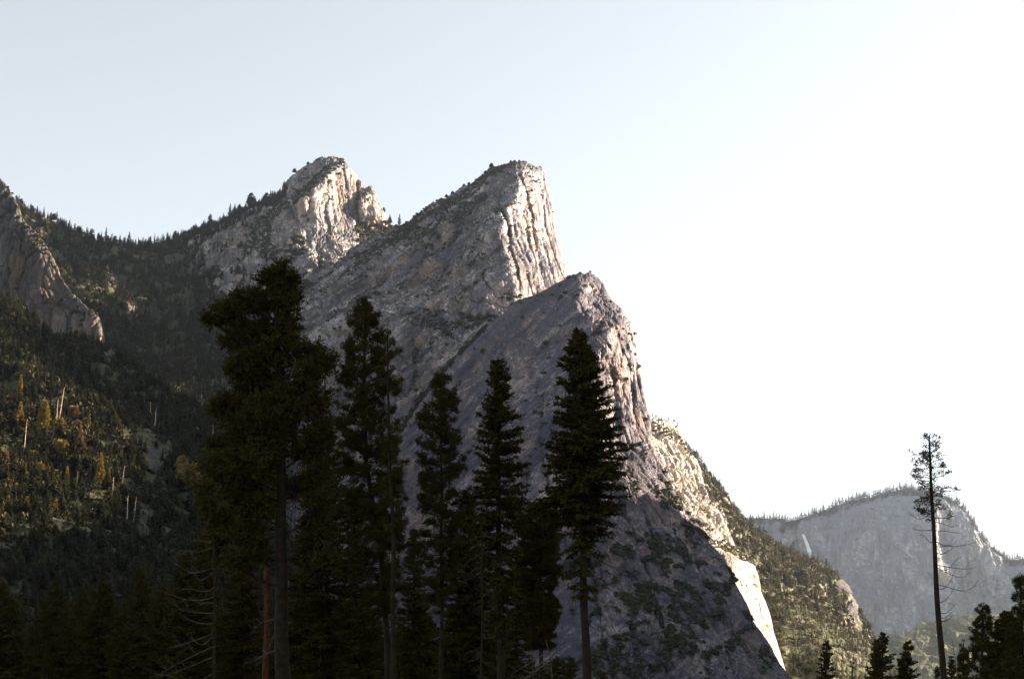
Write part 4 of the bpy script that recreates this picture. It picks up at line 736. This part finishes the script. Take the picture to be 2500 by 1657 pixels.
t.bare([(1470, -22, -0.9), (1560, -20, -1.2), (1620, -18, -1.4)], 0.02, 3, 'deadwood'); t.done()
t = Tree("pine_tree", 118, [(1325, 1657), (1321, 1450), (1315, 1244)], "short bushy pine tucked between the two firs", 0.2, 7)
t.pine([(1240, 6, 6), (1258, 40, 34), (1290, 58, 48), (1330, 50, 52), (1370, 56, 50), (1420, 50, 36), (1500, 44, 36), (1580, 34, 30)], 0.36, 8, 1.3, nt=24); t.done()
t = Tree("fir_tree", 122, [(1148, 1657), (1145, 1400), (1141, 1195)], "dense low fir filling the gap beside the feathery pine", 0.3, 8)
t.fir([(1190, 2, 2), (1230, 22, 20), (1280, 36, 32), (1340, 48, 40), (1420, 62, 50), (1500, 76, 62), (1620, 86, 76), (1720, 90, 84)], 0.36, 8); t.done()
t = Tree("dead_tree", 92, [(1176, 1657), (1177, 1450), (1175, 1270)], "thin brown dead conifer with drooping bare twigs in the dark trees", 0.09, 9, bark='bark', rtop=0.01)
t.bare([(y + rng.normal() * 9, s_ * l, -0.9 * rng.random()) for y, s_, l in zip(np.linspace(1290, 1640, 40), rng.choice([-1, 1], 40), 8 + 44 * rng.random(40) ** 1.6)], 0.007, 5, 'deadwood'); t.done()
t = Tree("cedar_tree", 125, [(648, 1657), (650, 1450), (654, 1250)], "trunk with orange sunlight painted into its reddish bark, showing just behind the biggest dark tree", 0.36, 10, bark='bark_red_lit')
t.bare([(1400, -60, -0.5), (1450, -40, -0.9), (1500, -80, -0.4), (1540, -50, -0.9), (1350, -50, -0.5), (1600, -60, -0.6)], 0.02, 5); t.blobs([(655, 1240, 50, 30), (640, 1200, 40, 30)], 18); t.done()
t = Tree("pine_tree", 84, [(522, 1657), (520, 1450), (522, 1260)], "dark pine with pale dead branches reaching out over the forest slope", 0.10, 11)
t.blobs([(520, 1240, 34, 26), (505, 1200, 24, 20), (545, 1270, 30, 24)], 20)
t.bare([(1290, -40, 0.0), (1300, -60, 0.35), (1318, -70, 0.15), (1335, -80, -0.2), (1390, -110, 0.2), (1400, -70, 0.1), (1430, -90, -0.05), (1455, -130, 0.1), (1470, -60, 0.2), (1495, -110, 0.25), (1520, -80, 0.3), (1540, -120, -0.3), (1560, -60, 0.0), (1575, -130, -0.6), (1600, -140, -0.4), (1640, -150, -0.1)], 0.018, 4, 'deadwood'); t.done()
t = Tree("dead_shrub", 80, [(1352, 1700), (1342, 1600), (1332, 1560)], "pale antler-like dead branch low among the dark trees", 0.03, 12, bark='deadwood', rtop=0.01)
t.bare([(1590, -90, -0.6), (1610, -70, -0.9), (1625, -95, -0.3), (1600, -40, -1.3)], 0.022, 7, 'deadwood'); t.done()
for k, (x, y, b, w_, Yd, lb) in enumerate([(800, 1040, 800, 86, 128, "dense dark conifer wedged between the biggest tree and the open pine"), (862, 1190, 868, 60, 135, "lower dark conifer beneath the open pine"),
    (745, 1260, 740, 66, 140, "low dark conifer beside the biggest tree's trunk"), (1010, 1290, 1006, 44, 150, "small dark conifer below the narrow feathery pine"), (590, 1330, 588, 60, 142, "low dark conifer beside the reddish sun-painted trunk"), (455, 1350, 452, 62, 140, "low dark conifer behind the pale dead branches"), (500, 1290, 498, 50, 150, "dark conifer merging into the lower side of the biggest tree"), (1262, 1330, 1262, 40, 150, "small dark conifer low between the ragged fir and the bushy pine")]):
    t = Tree("fir_tree", Yd, [(b, 1657), (x, y + 4)], lb, 0.28, 30 + k); dy = (1700 - y)
    t.fir([(y, 2, 2), (y + dy * 0.1, w_ * 0.34, w_ * 0.34), (y + dy * 0.3, w_ * 0.62, w_ * 0.62), (y + dy * 0.6, w_ * 0.9, w_ * 0.9), (y + dy, w_, w_)], 0.42, 7, keep=0.92); t.done()

# right side
t = Tree("pine_tree", 90, [(2303, 1657), (2294, 1500), (2284, 1350), (2275, 1200), (2268, 1066)], "tall lone pine with a sparse top and bare curved lower branches", 0.20, 13, rtop=0.025)
t.pine([(1062, 8, 8), (1080, 20, 24), (1110, 38, 38), (1140, 36, 46), (1160, 60, 52), (1180, 44, 54), (1210, 46, 66), (1235, 52, 70), (1255, 38, 72), (1268, 14, 60)], 0.31, 5, 0.55, up=(0.5, 0.0), L0=0.14, keep=0.72, nt=8)
t.bare([(1255, -60, 0.05), (1272, 60, -0.15), (1262, -26, 0.5), (1290, 70, -0.1), (1320, -34, 0.6), (1322, 95, -0.05), (1345, 60, 0.25), (1375, 100, -0.1), (1385, 60, 0.35), (1395, 74, -0.02), (1430, 100, 0.1), (1440, 46, 1.0), (1470, 44, 0.9), (1495, 50, 0.5), (1505, 40, 0.4), (1515, 32, 0.35), (1290, -50, 0.1), (1330, 50, 0.1)], 0.017, 4, droop=-0.12); t.done('needles_pine')
for x, y, b, w_, Yd, kd, lb in [(2018, 1560, 2016, 26, 190, 'fir_tree', "pointed fir standing alone beside the crooked dead stump"), (2156, 1540, 2154, 32, 180, 'fir_tree', "fir with a wide ragged crown near the lone pine"), (2140, 1556, 2140, 20, 186, 'fir_tree', "thin fir partly behind the wide ragged fir"),
    (2217, 1562, 2216, 32, 188, 'fir_tree', "fir with tiered boughs immediately beside the lone pine"), (2200, 1608, 2200, 18, 200, 'fir_tree', "stubby fir between the ragged fir and the tiered fir"), (2324, 1596, 2324, 18, 210, 'fir_tree', "small fir at the foot of the lone pine, beside the bare sapling"), (2289, 1620, 2289, 13, 215, 'fir_tree', "tiny fir touching the lone pine's trunk"),
    (2352, 1565, 2352, 17, 175, 'pine_tree', "slim pine between the bare sapling and the taller pine"), (2400, 1476, 2400, 34, 150, 'pine_tree', "tapering pine with tufted boughs beside the broad dark cone"), (2458, 1495, 2456, 52, 140, 'cedar_tree', "broad solid dark cone-shaped tree near the right edge"), (2493, 1405, 2496, 34, 130, 'pine_tree', "tallest right-edge pine cut by the frame"), (1958, 1643, 1958, 9, 220, 'fir_tree', "tiny fir tip at the end of the white slab"), (2570, 1480, 2570, 50, 150, 'fir_tree', "dark fir beyond the right edge")]:
    sd = int(x); t = Tree(kd, Yd, [(b, 1657), (x, y + 3)], lb, 0.22, sd, sides=6); dy = 1700 - y
    pr = [(y, 1, 1), (y + 10, w_ * 0.22, w_ * 0.22), (y + 30, w_ * 0.42, w_ * 0.45), (y + 60, w_ * 0.66, w_ * 0.7), (y + 100, w_ * 0.95, w_ * 0.9), (y + 140, w_, w_), (y + 260, w_ * 1.25, w_ * 1.25)]
    if kd == 'pine_tree': t.pine(pr, 0.5, 6, 0.9, L0=0.3)
    elif kd == 'cedar_tree': t.fir([(y, 4, 4), (y + 14, 16, 14), (y + 40, 30, 30), (y + 90, 46, 48), (y + 200, 62, 62)], 0.28, 11, dens=18)
    else: t.fir(pr, 0.5, 6, dens=11, leafw=0.08)
    t.done('needles_pine' if kd != 'cedar_tree' else 'needles_dark')
t = Tree("dead_tree", 140, [(2338, 1657), (2330, 1600), (2324, 1556)], "bare thin sapling close to the lone pine", 0.07, 60, bark='deadwood', rtop=0.01); t.bare([(y, s_ * 14, 0.5) for y, s_ in zip(np.linspace(1575, 1650, 12), [1, -1] * 6)], 0.012, 3); t.done(wood='deadwood')
t = Tree("dead_tree", 140, [(2078, 1700), (2079, 1657), (2081, 1632), (2084, 1615)], "crooked dead stump with two short prongs", 0.10, 61, rtop=0.03); t.bare([(1630, 10, 0.9), (1626, -14, 0.4), (1650, -10, 0.5)], 0.04, 2); t.done()

# dark belt of conifers further back in the shade of the valley floor
B_ = [(Tree("fir_tree", 230 + 70 * rng.random(), [(x, 1657), (x + rng.uniform(-4, 4), y)], "dark conifer in the shaded belt behind the big trees", 0.3, 100 + i, group="dark conifers in the shaded belt", sides=5), x, y) for i, (x, y) in enumerate(
   [(x + rng.uniform(-14, 14), y0 + rng.uniform(-45, 50)) for x, y0 in [(-120, 1420), (-70, 1440), (-20, 1460), (30, 1440), (75, 1470), (120, 1480), (170, 1450), (215, 1480), (262, 1440), (305, 1470), (350, 1440), (395, 1460), (440, 1420), (482, 1450), (560, 1440), (625, 1480), (835, 1420), (905, 1480), (985, 1500), (1040, 1540), (1100, 1520), (1200, 1560), (1250, 1590), (1290, 1560), (1370, 1550), (1400, 1590), (1460, 1600), (930, 1540), (1015, 1440), (1060, 1480), (1120, 1450), (1160, 1500), (1185, 1440), (1235, 1500), (1345, 1600), (700, 1500), (770, 1470), (660, 1540), (890, 1400), (520, 1400), (450, 1380), (0, 1390), (140, 1400), (240, 1410), (330, 1380), (400, 1390)]])]
for t, x, y in B_:
    dy = 1720 - y; w_ = dy * 0.2 + 14
    t.fir([(y, 1, 1), (y + dy * 0.2, w_ * 0.4, w_ * 0.4), (y + dy * 0.55, w_ * 0.85, w_ * 0.85), (y + dy * 1.2, w_ * 1.15, w_ * 1.15)], 0.75, 9, dens=6, leafw=0.13, tw=0.1); t.done('needles_dark')

# ---------------------------------------------------------------- haze
def haze():
    x0, x1, y0, y1, z0, z1 = -11500, 11500, -10500, 13000, -3, 1750
    V = np.array([(x, y, z) for z in (z0, z1) for y in (y0, y1) for x in (x0, x1)], float)
    F = np.array([(0, 2, 3, 1), (4, 5, 7, 6), (0, 1, 5, 4), (2, 6, 7, 3), (0, 4, 6, 2), (1, 3, 7, 5)])
    m = bpy.data.materials.new("haze"); m.use_nodes = True; nt = m.node_tree; nt.nodes.remove(nt.nodes["Principled BSDF"])
    v = nt.nodes.new("ShaderNodeVolumePrincipled"); v.inputs['Color'].default_value = (0.76, 0.87, 1.0, 1); v.inputs['Density'].default_value = 1.9e-5; v.inputs['Anisotropy'].default_value = 0.82
    nt.links.new(v.outputs[0], nt.nodes["Material Output"].inputs['Volume'])
    obj("haze", [(V, F)], m, kind='stuff')
haze()
print("done", round(time.time() - T0, 1))
